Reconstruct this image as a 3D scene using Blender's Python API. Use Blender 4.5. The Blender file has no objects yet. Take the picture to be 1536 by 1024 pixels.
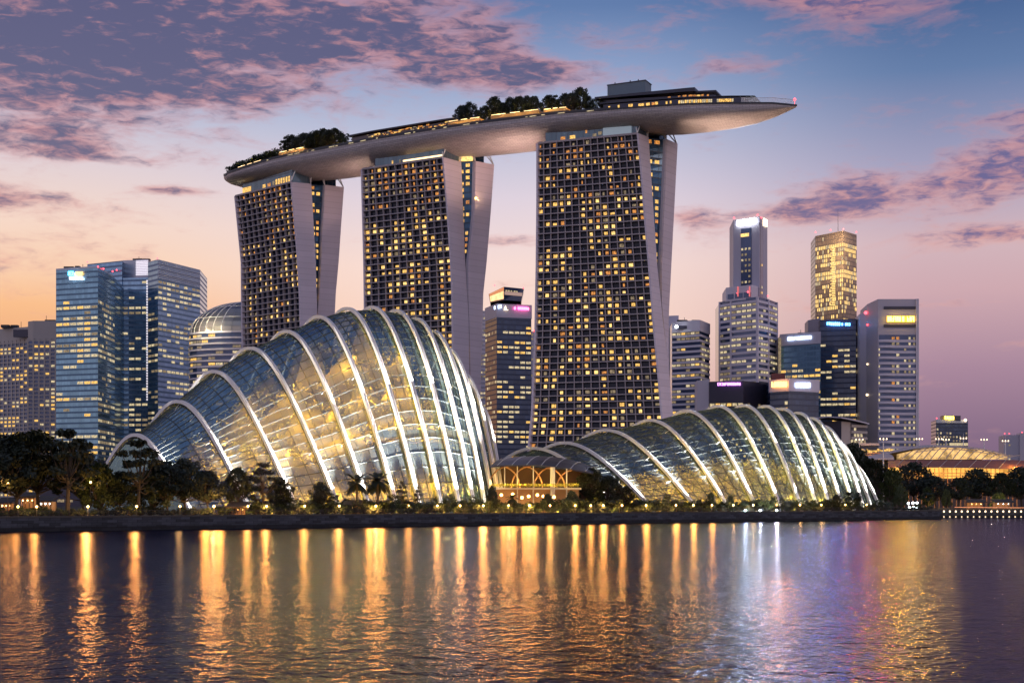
import bpy, math, random
from mathutils import Vector, Matrix
random.seed(7)
RAD = math.radians
scene = bpy.context.scene
COL = scene.collection

# ------------------------------------------------------------------ camera
F = 2133.0            # focal length in photo pixels (photo is 1536 wide)
HX, HY = 768.0, 752.0 # column of the optical axis, row of the horizon
CZ = 6.0
cam_d = bpy.data.cameras.new('camera')
cam = bpy.data.objects.new('camera', cam_d)
COL.objects.link(cam)
cam.location = (0, 0, CZ)
cam.rotation_euler = (RAD(90), 0, 0)
cam_d.sensor_width = 36.0
cam_d.lens = 36.0 * F / 1536.0
cam_d.shift_y = (HY - 512.0) / 1536.0
cam_d.clip_start = 0.5
cam_d.clip_end = 20000
scene.camera = cam
scene.view_settings.view_transform = 'Standard'
scene.view_settings.look = 'None'
scene.view_settings.exposure = 0.0
scene.view_settings.gamma = 1.0
scene.cycles.max_bounces = 7
scene.cycles.transparent_max_bounces = 24
scene.cycles.glossy_bounces = 3
scene.cycles.diffuse_bounces = 2
scene.cycles.caustics_reflective = False
scene.cycles.caustics_refractive = False
scene.cycles.sample_clamp_indirect = 6.0
scene.cycles.use_light_tree = True

def srgb(r, g, b):
    def f(c):
        c /= 255.0
        return c / 12.92 if c <= 0.04045 else ((c + 0.055) / 1.055) ** 2.4
    return (f(r), f(g), f(b), 1.0)

class NT:
    """little helper round a node tree"""
    def __init__(s, tree): s.t = tree; s.n = tree.nodes; s.l = tree.links
    def put(s, sock, v):
        if isinstance(v, bpy.types.NodeSocket): s.l.new(v, sock)
        elif v is not None: sock.default_value = v
    def m(s, op, a, b=None, c=None, clamp=False):
        n = s.n.new('ShaderNodeMath'); n.operation = op; n.use_clamp = clamp
        s.put(n.inputs[0], a)
        if b is not None: s.put(n.inputs[1], b)
        if c is not None: s.put(n.inputs[2], c)
        return n.outputs[0]
    def mix(s, f, a, b, mode='MIX'):
        n = s.n.new('ShaderNodeMix'); n.data_type = 'RGBA'; n.blend_type = mode
        s.put(n.inputs[0], f); s.put(n.inputs[6], a); s.put(n.inputs[7], b)
        return n.outputs[2]
    def ramp(s, f, stops, interp='LINEAR'):
        n = s.n.new('ShaderNodeValToRGB'); cr = n.color_ramp; cr.interpolation = interp
        while len(cr.elements) < len(stops): cr.elements.new(0.5)
        for e, (p, c) in zip(cr.elements, stops): e.position = p; e.color = c
        s.put(n.inputs[0], f); return n.outputs[0]
    def noise(s, vec, scale, detail=4, rough=0.55, dist=0.0, dim='3D'):
        n = s.n.new('ShaderNodeTexNoise'); n.noise_dimensions = dim
        s.put(n.inputs['Vector'], vec); n.inputs['Scale'].default_value = scale
        n.inputs['Detail'].default_value = detail; n.inputs['Roughness'].default_value = rough
        n.inputs['Distortion'].default_value = dist
        return n.outputs['Fac']
    def comb(s, x, y, z):
        n = s.n.new('ShaderNodeCombineXYZ')
        s.put(n.inputs[0], x); s.put(n.inputs[1], y); s.put(n.inputs[2], z); return n.outputs[0]
    def sep(s, v):
        n = s.n.new('ShaderNodeSeparateXYZ'); s.put(n.inputs[0], v); return n.outputs
    def smooth(s, v, a, b):
        n = s.n.new('ShaderNodeMapRange'); n.interpolation_type = 'SMOOTHSTEP'
        s.put(n.inputs[0], v); n.inputs[1].default_value = a; n.inputs[2].default_value = b
        return n.outputs[0]

# ------------------------------------------------------------------ sky (all a function of direction only)
world = bpy.data.worlds.new('World'); scene.world = world
world.use_nodes = True
w = NT(world.node_tree); w.n.clear()
tc = w.n.new('ShaderNodeTexCoord')
dx, dy, dz = w.sep(tc.outputs['Generated'])[:3]
AZ = w.m('MULTIPLY', w.m('ARCTAN2', dx, dy), 57.29578)           # degrees, right positive
EL = w.m('MULTIPLY', w.m('ARCSINE', dz), 57.29578)
EL0 = w.m('MAXIMUM', EL, 0.0)
ef = w.m('DIVIDE', EL0, 40.0)
def el(py, az=0): return math.degrees(math.atan((752 - py) / F)) / 40.0
def stops(lst, top): return [(el(y), srgb(*c)) for y, c in lst] + [(0.8, srgb(*top)), (1.0, srgb(*top))]
left = w.ramp(ef, stops([(740, (226, 150, 116)), (520, (242, 176, 128)), (470, (252, 192, 142)), (420, (252, 210, 178)), (350, (248, 218, 202)), (260, (226, 210, 216)), (160, (176, 186, 214)), (20, (112, 136, 182))], (60, 78, 130)))
mid = w.ramp(ef, stops([(740, (222, 172, 172)), (600, (244, 198, 184)), (500, (252, 216, 200)), (400, (250, 222, 214)), (300, (226, 212, 224)), (200, (186, 192, 218)), (100, (140, 160, 200)), (10, (98, 126, 174))], (52, 72, 125)))
right = w.ramp(ef, stops([(740, (118, 98, 128)), (660, (134, 108, 136)), (560, (170, 136, 158)), (450, (208, 170, 178)), (380, (212, 182, 190)), (270, (166, 162, 192)), (130, (100, 126, 170)), (10, (66, 96, 146))], (42, 60, 112)))
back = w.ramp(ef, [(0.0, srgb(236, 206, 204)), (0.25, srgb(220, 204, 218)), (0.6, srgb(172, 180, 214)), (1.0, srgb(118, 134, 180))])
lf = w.smooth(AZ, -2.0, -19.0)
rf = w.smooth(AZ, 3.0, 17.0)
base = w.mix(rf, w.mix(lf, mid, left), right)
bf = w.smooth(w.m('ABSOLUTE', AZ), 45.0, 95.0)
base = w.mix(bf, base, back)
# clouds
def gauss(px, py, sx, sy, amp, tilt=0.0):
    a0 = (px - 768) / 37.2; e0 = math.degrees(math.atan((752 - py) / F))
    ax = w.m('SUBTRACT', AZ, a0); ey = w.m('SUBTRACT', EL, e0)
    if tilt: ey = w.m('SUBTRACT', ey, w.m('MULTIPLY', ax, tilt))
    ax = w.m('DIVIDE', ax, sx / 37.2); ey = w.m('DIVIDE', ey, sy / 37.2)
    q = w.m('ADD', w.m('MULTIPLY', ax, ax), w.m('MULTIPLY', ey, ey))
    return w.m('MULTIPLY', w.m('EXPONENT', w.m('MULTIPLY', q, -0.5)), amp)
masks = [(150, 40, 330, 60, .64, -.03), (60, 140, 170, 60, .58, 0), (330, 135, 130, 45, .34, 0), (620, 62, 190, 34, .52, -.12), (780, 118, 85, 14, .44, 0),
         (30, 322, 110, 14, .55, 0), (60, 236, 110, 16, .42, 0), (150, 255, 110, 8, .34, 0), (270, 297, 42, 5, .50, 0), (40, 385, 110, 14, .34, 0), (20, 420, 90, 16, .36, 0), (120, 452, 60, 8, .25, 0),
         (1400, 296, 150, 24, .48, .05), (1510, 250, 70, 26, .42, .1), (1470, 372, 90, 12, .55, .02), (1270, 318, 60, 18, .42, 0), (1050, 332, 52, 12, .42, 0), (1180, 332, 40, 12, .36, 0),
         (1280, 28, 130, 26, .52, -.08), (1110, 104, 48, 10, .40, 0), (770, 362, 60, 9, .36, 0), (790, 425, 60, 8, .26, 0), (560, 210, 60, 5, .1, 0), (1350, 470, 130, 6, .26, 0), (1500, 206, 60, 8, .22, 0)]
cm = None
for g in masks:
    q = gauss(*g); cm = q if cm is None else w.m('ADD', cm, q)
elS = w.m('MULTIPLY', EL, 1.0)
v1 = w.comb(w.m('MULTIPLY', AZ, 0.30), w.m('MULTIPLY', elS, 0.95), 3.7)
n1 = w.noise(v1, 1.0, 9, 0.60, 0.35)
v2 = w.comb(w.m('MULTIPLY', AZ, 1.1), w.m('MULTIPLY', elS, 3.6), 9.2)
n2 = w.noise(v2, 1.0, 7, 0.58, 0.5)
dens = w.m('ADD', w.m('ADD', w.m('MULTIPLY', n1, 1.25), w.m('MULTIPLY', n2, 0.42)), cm)
dens = w.m('ADD', dens, w.m('MULTIPLY', bf, 0.1))
cloud = w.smooth(dens, 0.92, 1.50)
core = w.smooth(w.m('ADD', dens, w.m('MULTIPLY', w.m('SUBTRACT', n2, 0.5), 1.3)), 1.02, 1.70)
lowf = w.smooth(EL, 15.0, 5.0)
pink = w.mix(lowf, srgb(208, 146, 150), srgb(242, 178, 160))
purp = w.mix(lowf, srgb(92, 90, 126), srgb(160, 128, 150))
purp = w.mix(rf, purp, srgb(104, 98, 146))
ccol = w.mix(core, pink, purp)
skyc = w.mix(w.m('MULTIPLY', cloud, 0.93), base, ccol)
below = w.smooth(EL, -0.2, -3.0)
skyc = w.mix(below, skyc, srgb(40, 42, 60))
nish = w.n.new('ShaderNodeTexSky'); nish.sky_type = 'NISHITA'; nish.sun_disc = False
nish.sun_elevation = RAD(1.0); nish.sun_rotation = RAD(-60)
bg1 = w.n.new('ShaderNodeBackground'); w.l.new(skyc, bg1.inputs[0]); bg1.inputs[1].default_value = 0.97
bg2 = w.n.new('ShaderNodeBackground'); w.l.new(nish.outputs[0], bg2.inputs[0]); bg2.inputs[1].default_value = 0.01
ad = w.n.new('ShaderNodeAddShader'); w.l.new(bg1.outputs[0], ad.inputs[0]); w.l.new(bg2.outputs[0], ad.inputs[1])
wo = w.n.new('ShaderNodeOutputWorld'); w.l.new(ad.outputs[0], wo.inputs[0])

sd = bpy.data.lights.new('sun', 'SUN'); sd.energy = 0.22; sd.angle = RAD(12); sd.color = (1.0, 0.66, 0.50)
so = bpy.data.objects.new('sun', sd); COL.objects.link(so)
so.rotation_euler = (RAD(84), 0, RAD(60))        # last glow, low on the left behind the towers

# ------------------------------------------------------------------ helpers
def P(px, py, Y): return Vector(((px - HX) / F * Y, Y, CZ + (HY - py) / F * Y))
def G(px, Y, z=3.0): return Vector(((px - HX) / F * Y, Y, z))
def Z(py, Y): return CZ + (HY - py) / F * Y
def lerp(a, b, t): return a + (b - a) * t
def interp(tab, x):
    if x <= tab[0][0]: return tab[0][1]
    for (x0, y0), (x1, y1) in zip(tab, tab[1:]):
        if x <= x1: return y0 + (y1 - y0) * (x - x0) / (x1 - x0)
    return tab[-1][1]

class MB:
    def __init__(s): s.v = []; s.f = []; s.mi = []; s.uv = []; s.smooth = False
    def quad(s, a, b, c, d, mi=0, uv=None):
        i = len(s.v); s.v += [Vector(a), Vector(b), Vector(c), Vector(d)]
        s.f.append((i, i+1, i+2, i+3)); s.mi.append(mi); s.uv.append(uv)
    def tri(s, a, b, c, mi=0):
        i = len(s.v); s.v += [Vector(a), Vector(b), Vector(c)]
        s.f.append((i, i+1, i+2)); s.mi.append(mi); s.uv.append(None)
    def hexa(s, p, mi=0):
        """8 corners: bottom 0-3 counter-clockwise, top 4-7"""
        i = len(s.v); s.v += [Vector(q) for q in p]
        for f in ((3,2,1,0),(4,5,6,7),(0,1,5,4),(1,2,6,5),(2,3,7,6),(3,0,4,7)):
            s.f.append(tuple(i+k for k in f)); s.mi.append(mi); s.uv.append(None)
    def box(s, c, size, rz=0.0, mi=0):
        x, y, z = size[0]/2, size[1]/2, size[2]/2; cs, sn = math.cos(rz), math.sin(rz); c = Vector(c)
        def q(a, b, d): return c + Vector((a*cs - b*sn, a*sn + b*cs, d))
        s.hexa([q(-x,-y,-z), q(x,-y,-z), q(x,y,-z), q(-x,y,-z), q(-x,-y,z), q(x,-y,z), q(x,y,z), q(-x,y,z)], mi)
    def prism(s, poly, z0, z1, mi=0, cap=None):
        """poly: list of (x,y) counter-clockwise; z1 may be a list"""
        n = len(poly); z1s = z1 if isinstance(z1, (list, tuple)) else [z1]*n
        z0s = z0 if isinstance(z0, (list, tuple)) else [z0]*n
        d = 0.0
        for k in range(n):
            a, b = poly[k], poly[(k+1) % n]; L = math.hypot(b[0]-a[0], b[1]-a[1]); k2 = (k+1) % n
            s.quad((a[0],a[1],z0s[k]), (b[0],b[1],z0s[k2]), (b[0],b[1],z1s[k2]), (a[0],a[1],z1s[k]), mi, [(d,z0s[k]),(d+L,z0s[k2]),(d+L,z1s[k2]),(d,z1s[k])])
            d += math.ceil(L/3.0)*3.0
        i = len(s.v); s.v += [Vector((p[0],p[1],z)) for p, z in zip(poly, z1s)]
        s.f.append(tuple(range(i, i+n))); s.mi.append(mi if cap is None else cap); s.uv.append(None)
        i = len(s.v); s.v += [Vector((p[0],p[1],z)) for p, z in zip(poly, z0s)]
        s.f.append(tuple(range(i+n-1, i-1, -1))); s.mi.append(mi if cap is None else cap); s.uv.append(None)
    def tube(s, pts, r, n=6, mi=0, cap=True):
        pts = [Vector(p) for p in pts]; m = len(pts)
        rs = r if isinstance(r, (list, tuple)) else [r]*m
        i0 = len(s.v); up = Vector((0.0, 0.0, 1.0))
        for k in range(m):
            t = (pts[min(k+1, m-1)] - pts[max(k-1, 0)]).normalized()
            a = t.cross(up)
            if a.length < 1e-3: a = t.cross(Vector((1, 0, 0)))
            a.normalize(); b = t.cross(a)
            for j in range(n):
                an = 2*math.pi*(j+0.5)/n
                s.v.append(pts[k] + (a*math.cos(an) + b*math.sin(an))*rs[k])
        for k in range(m-1):
            for j in range(n):
                j2 = (j+1) % n
                s.f.append((i0+k*n+j, i0+(k+1)*n+j, i0+(k+1)*n+j2, i0+k*n+j2)); s.mi.append(mi); s.uv.append(None)
        if cap and n > 2:
            s.f.append(tuple(i0+j for j in range(n))); s.mi.append(mi); s.uv.append(None)
            s.f.append(tuple(i0+(m-1)*n+j for j in range(n-1, -1, -1))); s.mi.append(mi); s.uv.append(None)
    def ball(s, c, r, n=8, mi=0, sz=1.0):
        c = Vector(c); i0 = len(s.v); m = max(4, n//2+1)
        for a in range(m+1):
            th = math.pi*a/m
            for b in range(n):
                ph = 2*math.pi*b/n
                s.v.append(c + Vector((r*math.sin(th)*math.cos(ph), r*math.sin(th)*math.sin(ph), r*sz*math.cos(th))))
        for a in range(m):
            for b in range(n):
                b2 = (b+1) % n
                s.f.append((i0+a*n+b, i0+(a+1)*n+b, i0+(a+1)*n+b2, i0+a*n+b2)); s.mi.append(mi); s.uv.append(None)

LOC = {}
def obj(name, mb, mats, parent=None, smooth=False, kind=None):
    me = bpy.data.meshes.new(name)
    off = LOC.get(parent.name, Vector((0,0,0))) if parent else Vector((0,0,0))
    me.from_pydata([tuple(v - off) for v in mb.v], [], mb.f)
    if not isinstance(mats, (list, tuple)): mats = [mats]
    for m in mats: me.materials.append(m)
    if len(mats) > 1: me.polygons.foreach_set('material_index', mb.mi)
    if any(u is not None for u in mb.uv):
        ul = me.uv_layers.new(name='UVMap'); fl = []
        for f, u in zip(mb.f, mb.uv): 
            for k in range(len(f)): fl += list(u[k]) if u else [0.0, 0.0]
        ul.data.foreach_set('uv', fl)
    if smooth or mb.smooth: me.polygons.foreach_set('use_smooth', [True]*len(mb.f))
    me.update()
    o = bpy.data.objects.new(name, me); COL.objects.link(o)
    if parent: o.parent = parent; LOC[o.name] = off
    if kind: o['kind'] = kind
    return o
def tag(o, label, cat, group=None):
    o['label'] = label; o['category'] = cat
    if group: o['group'] = group
    return o
def thing(name, label, cat, loc, group=None):
    o = bpy.data.objects.new(name, None); COL.objects.link(o); o.location = loc
    o.empty_display_size = 1.0
    LOC[o.name] = Vector(loc); return tag(o, label, cat, group)
def dup(root, loc, scale, rz, label, group=None):
    r = root.copy(); COL.objects.link(r); r.location = loc; r.scale = scale; r.rotation_euler = (0, 0, rz)
    r['label'] = label
    if group: r['group'] = group
    elif 'group' in r: del r['group']
    for ch in list(root.children):
        c = ch.copy(); COL.objects.link(c); c.parent = r
        for g in ch.children:
            d = g.copy(); COL.objects.link(d); d.parent = c
    return r
def light(name, loc, energy, color, radius=0.05, parent=None, target=None, spot=None, blend=0.6):
    d = bpy.data.lights.new(name, 'SPOT' if spot else 'POINT'); d.energy = energy; d.color = color; d.shadow_soft_size = radius
    o = bpy.data.objects.new(name, d); COL.objects.link(o)
    off = LOC.get(parent.name, Vector((0,0,0))) if parent else Vector((0,0,0))
    o.location = Vector(loc) - off
    if parent: o.parent = parent
    if spot:
        d.spot_size = RAD(spot); d.spot_blend = blend
        o.rotation_euler = (Vector(target) - Vector(loc)).to_track_quat('-Z', 'Y').to_euler()
    return o

# ------------------------------------------------------------------ materials
def mat(name, col, rough=0.6, metal=0.0, var=0.0, vscale=0.2, emit=None, estr=0.0, spec=0.5, bump=0.0, streak=False):
    m = bpy.data.materials.new(name); m.use_nodes = True; t = NT(m.node_tree)
    b = t.n['Principled BSDF']; c = tuple(col) + (1,) if len(col) == 3 else col
    b.inputs['Base Color'].default_value = c; b.inputs['Roughness'].default_value = rough; b.inputs['Metallic'].default_value = metal
    b.inputs['Specular IOR Level'].default_value = spec
    if var:
        co = t.n.new('ShaderNodeTexCoord').outputs['Object']
        if streak:
            x, y, z = t.sep(co)[:3]; co = t.comb(x, y, t.m('MULTIPLY', z, 0.12))
        n = t.noise(co, vscale, 6, 0.6)
        k = t.m('ADD', t.m('MULTIPLY', t.m('SUBTRACT', n, 0.5), 2*var), 1.0)
        mx = t.n.new('ShaderNodeVectorMath'); mx.operation = 'SCALE'; mx.inputs[0].default_value = c[:3]; t.l.new(k, mx.inputs['Scale'])
        t.l.new(mx.outputs[0], b.inputs['Base Color'])
        if bump:
            bn = t.n.new('ShaderNodeBump'); bn.inputs['Strength'].default_value = bump; bn.inputs['Distance'].default_value = 0.3
            t.l.new(n, bn.inputs['Height']); t.l.new(bn.outputs[0], b.inputs['Normal'])
    if emit:
        b.inputs['Emission Color'].default_value = tuple(emit) + (1,); b.inputs['Emission Strength'].default_value = estr
    return m
def lit(name, col, strength, vary=0.5, scale=0.9):
    """a lit room behind glass: brightness varies from place to place"""
    m = bpy.data.materials.new(name); m.use_nodes = True; t = NT(m.node_tree); b = t.n['Principled BSDF']
    b.inputs['Base Color'].default_value = (0.03, 0.03, 0.03, 1); b.inputs['Roughness'].default_value = 0.3
    co = t.n.new('ShaderNodeTexCoord').outputs['Object']
    n = t.noise(co, scale, 3, 0.7)
    b.inputs['Emission Color'].default_value = tuple(col) + (1,)
    t.l.new(t.m('MULTIPLY', t.m('ADD', t.m('MULTIPLY', t.smooth(n, 0.32, 0.62), vary), 1.0 - vary), strength), b.inputs['Emission Strength'])
    return m
def curtain(name, glass, frame, cw=3.0, fh=3.6, sill=0.28, mull=0.06, rough=0.12, metal=0.75, vary=0.5):
    """glazed wall: floor bands and mullions, each pane a little different"""
    m = bpy.data.materials.new(name); m.use_nodes = True; t = NT(m.node_tree); b = t.n['Principled BSDF']
    u, v = t.sep(t.n.new('ShaderNodeTexCoord').outputs['UV'])[:2]
    uu = t.m('DIVIDE', u, cw); vv = t.m('DIVIDE', v, fh)
    fu = t.m('FRACT', uu); fv = t.m('FRACT', vv)
    isf = t.m('MAXIMUM', t.m('LESS_THAN', fv, sill), t.m('LESS_THAN', fu, mull))
    wn = t.n.new('ShaderNodeTexWhiteNoise'); wn.noise_dimensions = '2D'
    t.l.new(t.comb(t.m('FLOOR', uu), t.m('FLOOR', vv), 0), wn.inputs['Vector'])
    wr = t.n.new('ShaderNodeTexWhiteNoise'); wr.noise_dimensions = '1D'; t.l.new(t.m('FLOOR', vv), wr.inputs['W'])
    k = t.m('ADD', t.m('MULTIPLY', wn.outputs[0], vary), t.m('MULTIPLY', wr.outputs[0], vary*0.7))
    g2 = t.mix(k, glass + (1,), tuple(c*0.35 for c in glass) + (1,))
    c = t.mix(isf, g2, frame + (1,))
    t.l.new(c, b.inputs['Base Color'])
    t.l.new(t.m('SUBTRACT', metal, t.m('MULTIPLY', isf, metal*0.6)), b.inputs['Metallic'])
    t.l.new(t.m('ADD', rough, t.m('MULTIPLY', isf, 0.35)), b.inputs['Roughness'])
    return m
M = {}
M['concrete'] = mat('pale concrete', (0.48, 0.43, 0.40), 0.75, var=0.14, vscale=0.06, streak=True)
M['tower_wall'] = mat('tower end cladding', (0.68, 0.61, 0.68), 0.6, var=0.10, vscale=0.05, streak=True)
t = NT(M['tower_wall'].node_tree); b = t.n['Principled BSDF']; lk = b.inputs['Base Color'].links[0]; src = lk.from_socket
z_ = t.sep(t.n.new('ShaderNodeTexCoord').outputs['Object'])[2]; wn = t.n.new('ShaderNodeTexWhiteNoise'); wn.noise_dimensions = '1D'; t.l.new(t.m('FLOOR', t.m('DIVIDE', z_, 3.42)), wn.inputs['W'])
jt = t.m('LESS_THAN', t.m('FRACT', t.m('DIVIDE', z_, 3.42)), .07)
k_ = t.m('SUBTRACT', t.m('ADD', .93, t.m('MULTIPLY', wn.outputs[0], .10)), t.m('MULTIPLY', jt, .22))
vm = t.n.new('ShaderNodeVectorMath'); vm.operation = 'SCALE'; t.l.new(src, vm.inputs[0]); t.l.new(k_, vm.inputs['Scale']); t.l.new(vm.outputs[0], b.inputs['Base Color'])
M['balcony'] = mat('balcony concrete', (0.40, 0.36, 0.38), 0.7, var=0.12, vscale=0.1)
M['room_glass'] = mat('dark room glass', (0.010, 0.016, 0.042), 0.2, 0.0, var=0.6, vscale=0.25, spec=0.25)
M['atrium'] = curtain('atrium glass', (0.05, 0.13, 0.24), (0.02, 0.04, 0.07), 3.0, 3.4, 0.18, 0.08, metal=0.5)
M['crown_glass'] = curtain('crown glass', (0.16, 0.24, 0.30), (0.10, 0.11, 0.14), 3.0, 8.0, 0.06, 0.08, metal=0.4, vary=0.4)
M['steel'] = mat('white painted steel', (0.78, 0.77, 0.76), 0.42)
M['rib'] = mat('white painted rib', (0.80, 0.78, 0.76), 0.38, var=0.06, vscale=0.4)
M['grid'] = mat('dark grey glazing bar', (0.040, 0.050, 0.052), 0.65, 0.0, spec=0.25)
M['dark_metal'] = mat('dark metal', (0.035, 0.035, 0.045), 0.5)
M['roof_dark'] = mat('dark roof sheet', (0.035, 0.038, 0.06), 0.35, 0.3, var=0.3, vscale=0.3)
M['leaf'] = mat('dark foliage', (0.016, 0.024, 0.010), 0.65, var=0.5, vscale=0.35)
M['leaf2'] = mat('mid foliage', (0.035, 0.052, 0.014), 0.6, var=0.5, vscale=0.4)
M['bark'] = mat('bark', (0.07, 0.055, 0.04), 0.9, var=0.3, vscale=1.5)
M['stone'] = mat('weathered sea wall stone', (0.022, 0.024, 0.030), 0.85, var=0.4, vscale=0.35, bump=0.4)
M['grass'] = mat('short grass', (0.015, 0.02, 0.01), 0.9, var=0.4, vscale=0.2)
M['paving'] = mat('promenade paving', (0.06, 0.055, 0.05), 0.8, var=0.2, vscale=0.4)
M['timber'] = mat('warm timber', (0.36, 0.20, 0.09), 0.55, var=0.2, vscale=0.5)
M['cream'] = mat('cream render', (0.52, 0.46, 0.42), 0.8, var=0.1, vscale=0.1)
M['grey_wall'] = mat('cool grey cladding', (0.46, 0.44, 0.52), 0.5, 0.05, var=0.08, vscale=0.05, streak=True)
M['pale_wall'] = mat('pale grey cladding', (0.66, 0.62, 0.70), 0.5, 0.0, var=0.08, vscale=0.05, streak=True)
M['dark_wall'] = mat('dark cladding', (0.05, 0.052, 0.085), 0.35, 0.3, var=0.2, vscale=0.08)
M['bandglass'] = mat('band of dark glass', (0.06, 0.09, 0.18), 0.12, 0.45, var=0.5, vscale=0.12)
M['blueglass'] = curtain('blue curtain wall', (0.25, 0.43, 0.66), (0.14, 0.23, 0.36), 2.4, 3.8, 0.40, 0.05, vary=.35)
M['tealglass'] = curtain('teal curtain wall', (0.22, 0.42, 0.60), (0.11, 0.21, 0.32), 2.4, 3.8, 0.35, 0.05, vary=.35)
M['darkglass'] = curtain('dark curtain wall', (0.05, 0.09, 0.18), (0.035, 0.055, 0.11), 2.4, 3.8, 0.30, 0.06, metal=0.3)
M['goldglass'] = curtain('gold tinted wall', (0.38, 0.28, 0.20), (0.14, 0.11, 0.10), 2.2, 4.0, 0.22, 0.28, metal=0.4)
M['screen'] = mat('metal roof screen', (0.35, 0.40, 0.50), 0.3, 0.6)
W = [lit('warm room light', (1.0, 0.57, 0.13), 1.45, .75, 1.3), lit('amber room light', (1.0, 0.38, 0.07), 0.95, .85, 1.3), lit('pale office light', (1.0, 0.80, 0.46), 0.85, .7), lit('dim office light', (1.0, 0.74, 0.42), 0.34, .8), lit('bright hall light', (1.0, 0.64, 0.20), 1.8, .6, 1.3)]
M['lamp'] = mat('glowing lamp globe', (0.8, 0.8, 0.8), emit=(1.0, 0.50, 0.13), estr=11)
M['lampw'] = mat('white floodlight lens', (0.8, 0.8, 0.8), emit=(0.85, 0.95, 1.0), estr=14)
M['lamp_pale'] = mat('pale lamp head', (0.8, 0.8, 0.8), emit=(1.0, 0.72, 0.42), estr=2.6)
M['strip'] = mat('light strip', (0.8, 0.8, 0.8), emit=(1.0, 0.66, 0.30), estr=2.6)
M['strip_w'] = mat('white strip and louvre glow', (0.8, 0.8, 0.8), emit=(0.92, 0.86, 0.95), estr=.85)
M['red'] = mat('red beacon', (0.8, 0.1, 0.1), emit=(1.0, 0.06, 0.08), estr=6)
def signmat(n, c, s): return mat(n, (0.1, 0.1, 0.1), emit=c, estr=s)
S = dict(blue=signmat('blue sign light', (0.12, 0.42, 1.0), 9), white=signmat('white sign light', (0.9, 0.95, 1.0), 9), cyan=signmat('cyan sign light', (0.1, 0.75, 1.0), 6),
         orange=signmat('orange sign light', (1.0, 0.42, 0.10), 6), yellow=signmat('yellow sign light', (1.0, 0.62, 0.06), 14), pink=signmat('pink sign light', (1.0, 0.12, 0.42), 7),
         purple=signmat('purple sign light', (0.75, 0.22, 0.95), 5), cream=signmat('cream sign light', (1.0, 0.80, 0.5), 4), ice=signmat('ice blue sign light', (0.55, 0.72, 1.0), 6))

# ------------------------------------------------------------------ water and land
def shore(x): return 365 + (x + 1.4) * 0.83
mb = MB(); mb.quad((-6000, -60, 0), (6000, -60, 0), (6000, 9000, 0), (-6000, 9000, 0))
wm = bpy.data.materials.new('rippled harbour water'); wm.use_nodes = True; t = NT(wm.node_tree); t.n.clear()
co = t.n.new('ShaderNodeTexCoord').outputs['Object']
x, y, z = t.sep(co)[:3]
c1 = t.comb(t.m('MULTIPLY', x, 0.8), t.m('MULTIPLY', y, 0.55), 0)
h1 = t.noise(c1, 0.95, 3, 0.6, 0.5); h2 = t.noise(c1, 0.12, 2, 0.5); h3 = t.noise(c1, 2.6, 2, 0.5)
hh = t.m('ADD', t.m('ADD', t.m('MULTIPLY', h1, 0.80), t.m('MULTIPLY', h2, 0.8)), t.m('MULTIPLY', h3, 0.30))
bn = t.n.new('ShaderNodeBump'); bn.inputs['Strength'].default_value = 1.0; bn.inputs['Distance'].default_value = 0.20
t.l.new(hh, bn.inputs['Height'])
gl = t.n.new('ShaderNodeBsdfGlossy'); gl.inputs['Color'].default_value = (0.27, 0.285, 0.39, 1); gl.inputs['Roughness'].default_value = 0.15
df = t.n.new('ShaderNodeBsdfDiffuse'); df.inputs['Color'].default_value = (0.006, 0.012, 0.03, 1)
t.l.new(bn.outputs[0], gl.inputs['Normal'])
fr = t.n.new('ShaderNodeFresnel'); fr.inputs['IOR'].default_value = 1.19; t.l.new(bn.outputs[0], fr.inputs['Normal'])
ms = t.n.new('ShaderNodeMixShader'); t.l.new(fr.outputs[0], ms.inputs[0]); t.l.new(df.outputs[0], ms.inputs[1]); t.l.new(gl.outputs[0], ms.inputs[2])
ou = t.n.new('ShaderNodeOutputMaterial'); t.l.new(ms.outputs[0], ou.inputs[0])
obj('water', mb, wm, kind='structure')

xs = [-2500, -600, -300, -200, -150, -100, -50, 0, 50, 100, 146.5]
edge = [Vector((x, shore(x) + 0.8*math.sin(x*0.07), 3.0)) for x in xs] + [Vector((153, 533, 3.0)), Vector((600, 536, 3.0)), Vector((5000, 560, 3.0))]
mb = MB(); i = len(mb.v)
for a, b in zip(edge, edge[1:]):
    mb.quad(a, b, (b.x, 9000, 3.0), (a.x, 9000, 3.0))
obj('ground', mb, M['grass'], kind='structure')
mb = MB()
for a, b in zip(edge[1:11], edge[2:11]):
    n = Vector((-(b-a).y, (b-a).x, 0)).normalized(); o1, o2 = n*2.0, n*9.5
    z4 = Vector((0, 0, 0.004))
    mb.quad(a+o1+z4, b+o1+z4, b+o2+z4, a+o2+z4)
obj('promenade', mb, M['paving'], kind='structure')
t = NT(M['stone'].node_tree); b = t.n['Principled BSDF']; src = b.inputs['Base Color'].links[0].from_socket
x_, y_, z_ = t.sep(t.n.new('ShaderNodeNewGeometry').outputs['Position'])[:3]
fz = t.m('DIVIDE', z_, .55); row = t.m('FLOOR', fz); fx = t.m('ADD', t.m('DIVIDE', x_, 1.7), t.m('MULTIPLY', row, .5))
j_ = t.m('MAXIMUM', t.m('LESS_THAN', t.m('FRACT', fz), .10), t.m('LESS_THAN', t.m('FRACT', fx), .05))
wn = t.n.new('ShaderNodeTexWhiteNoise'); wn.noise_dimensions = '2D'; t.l.new(t.comb(t.m('FLOOR', fx), row, 0), wn.inputs['Vector'])
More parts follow.
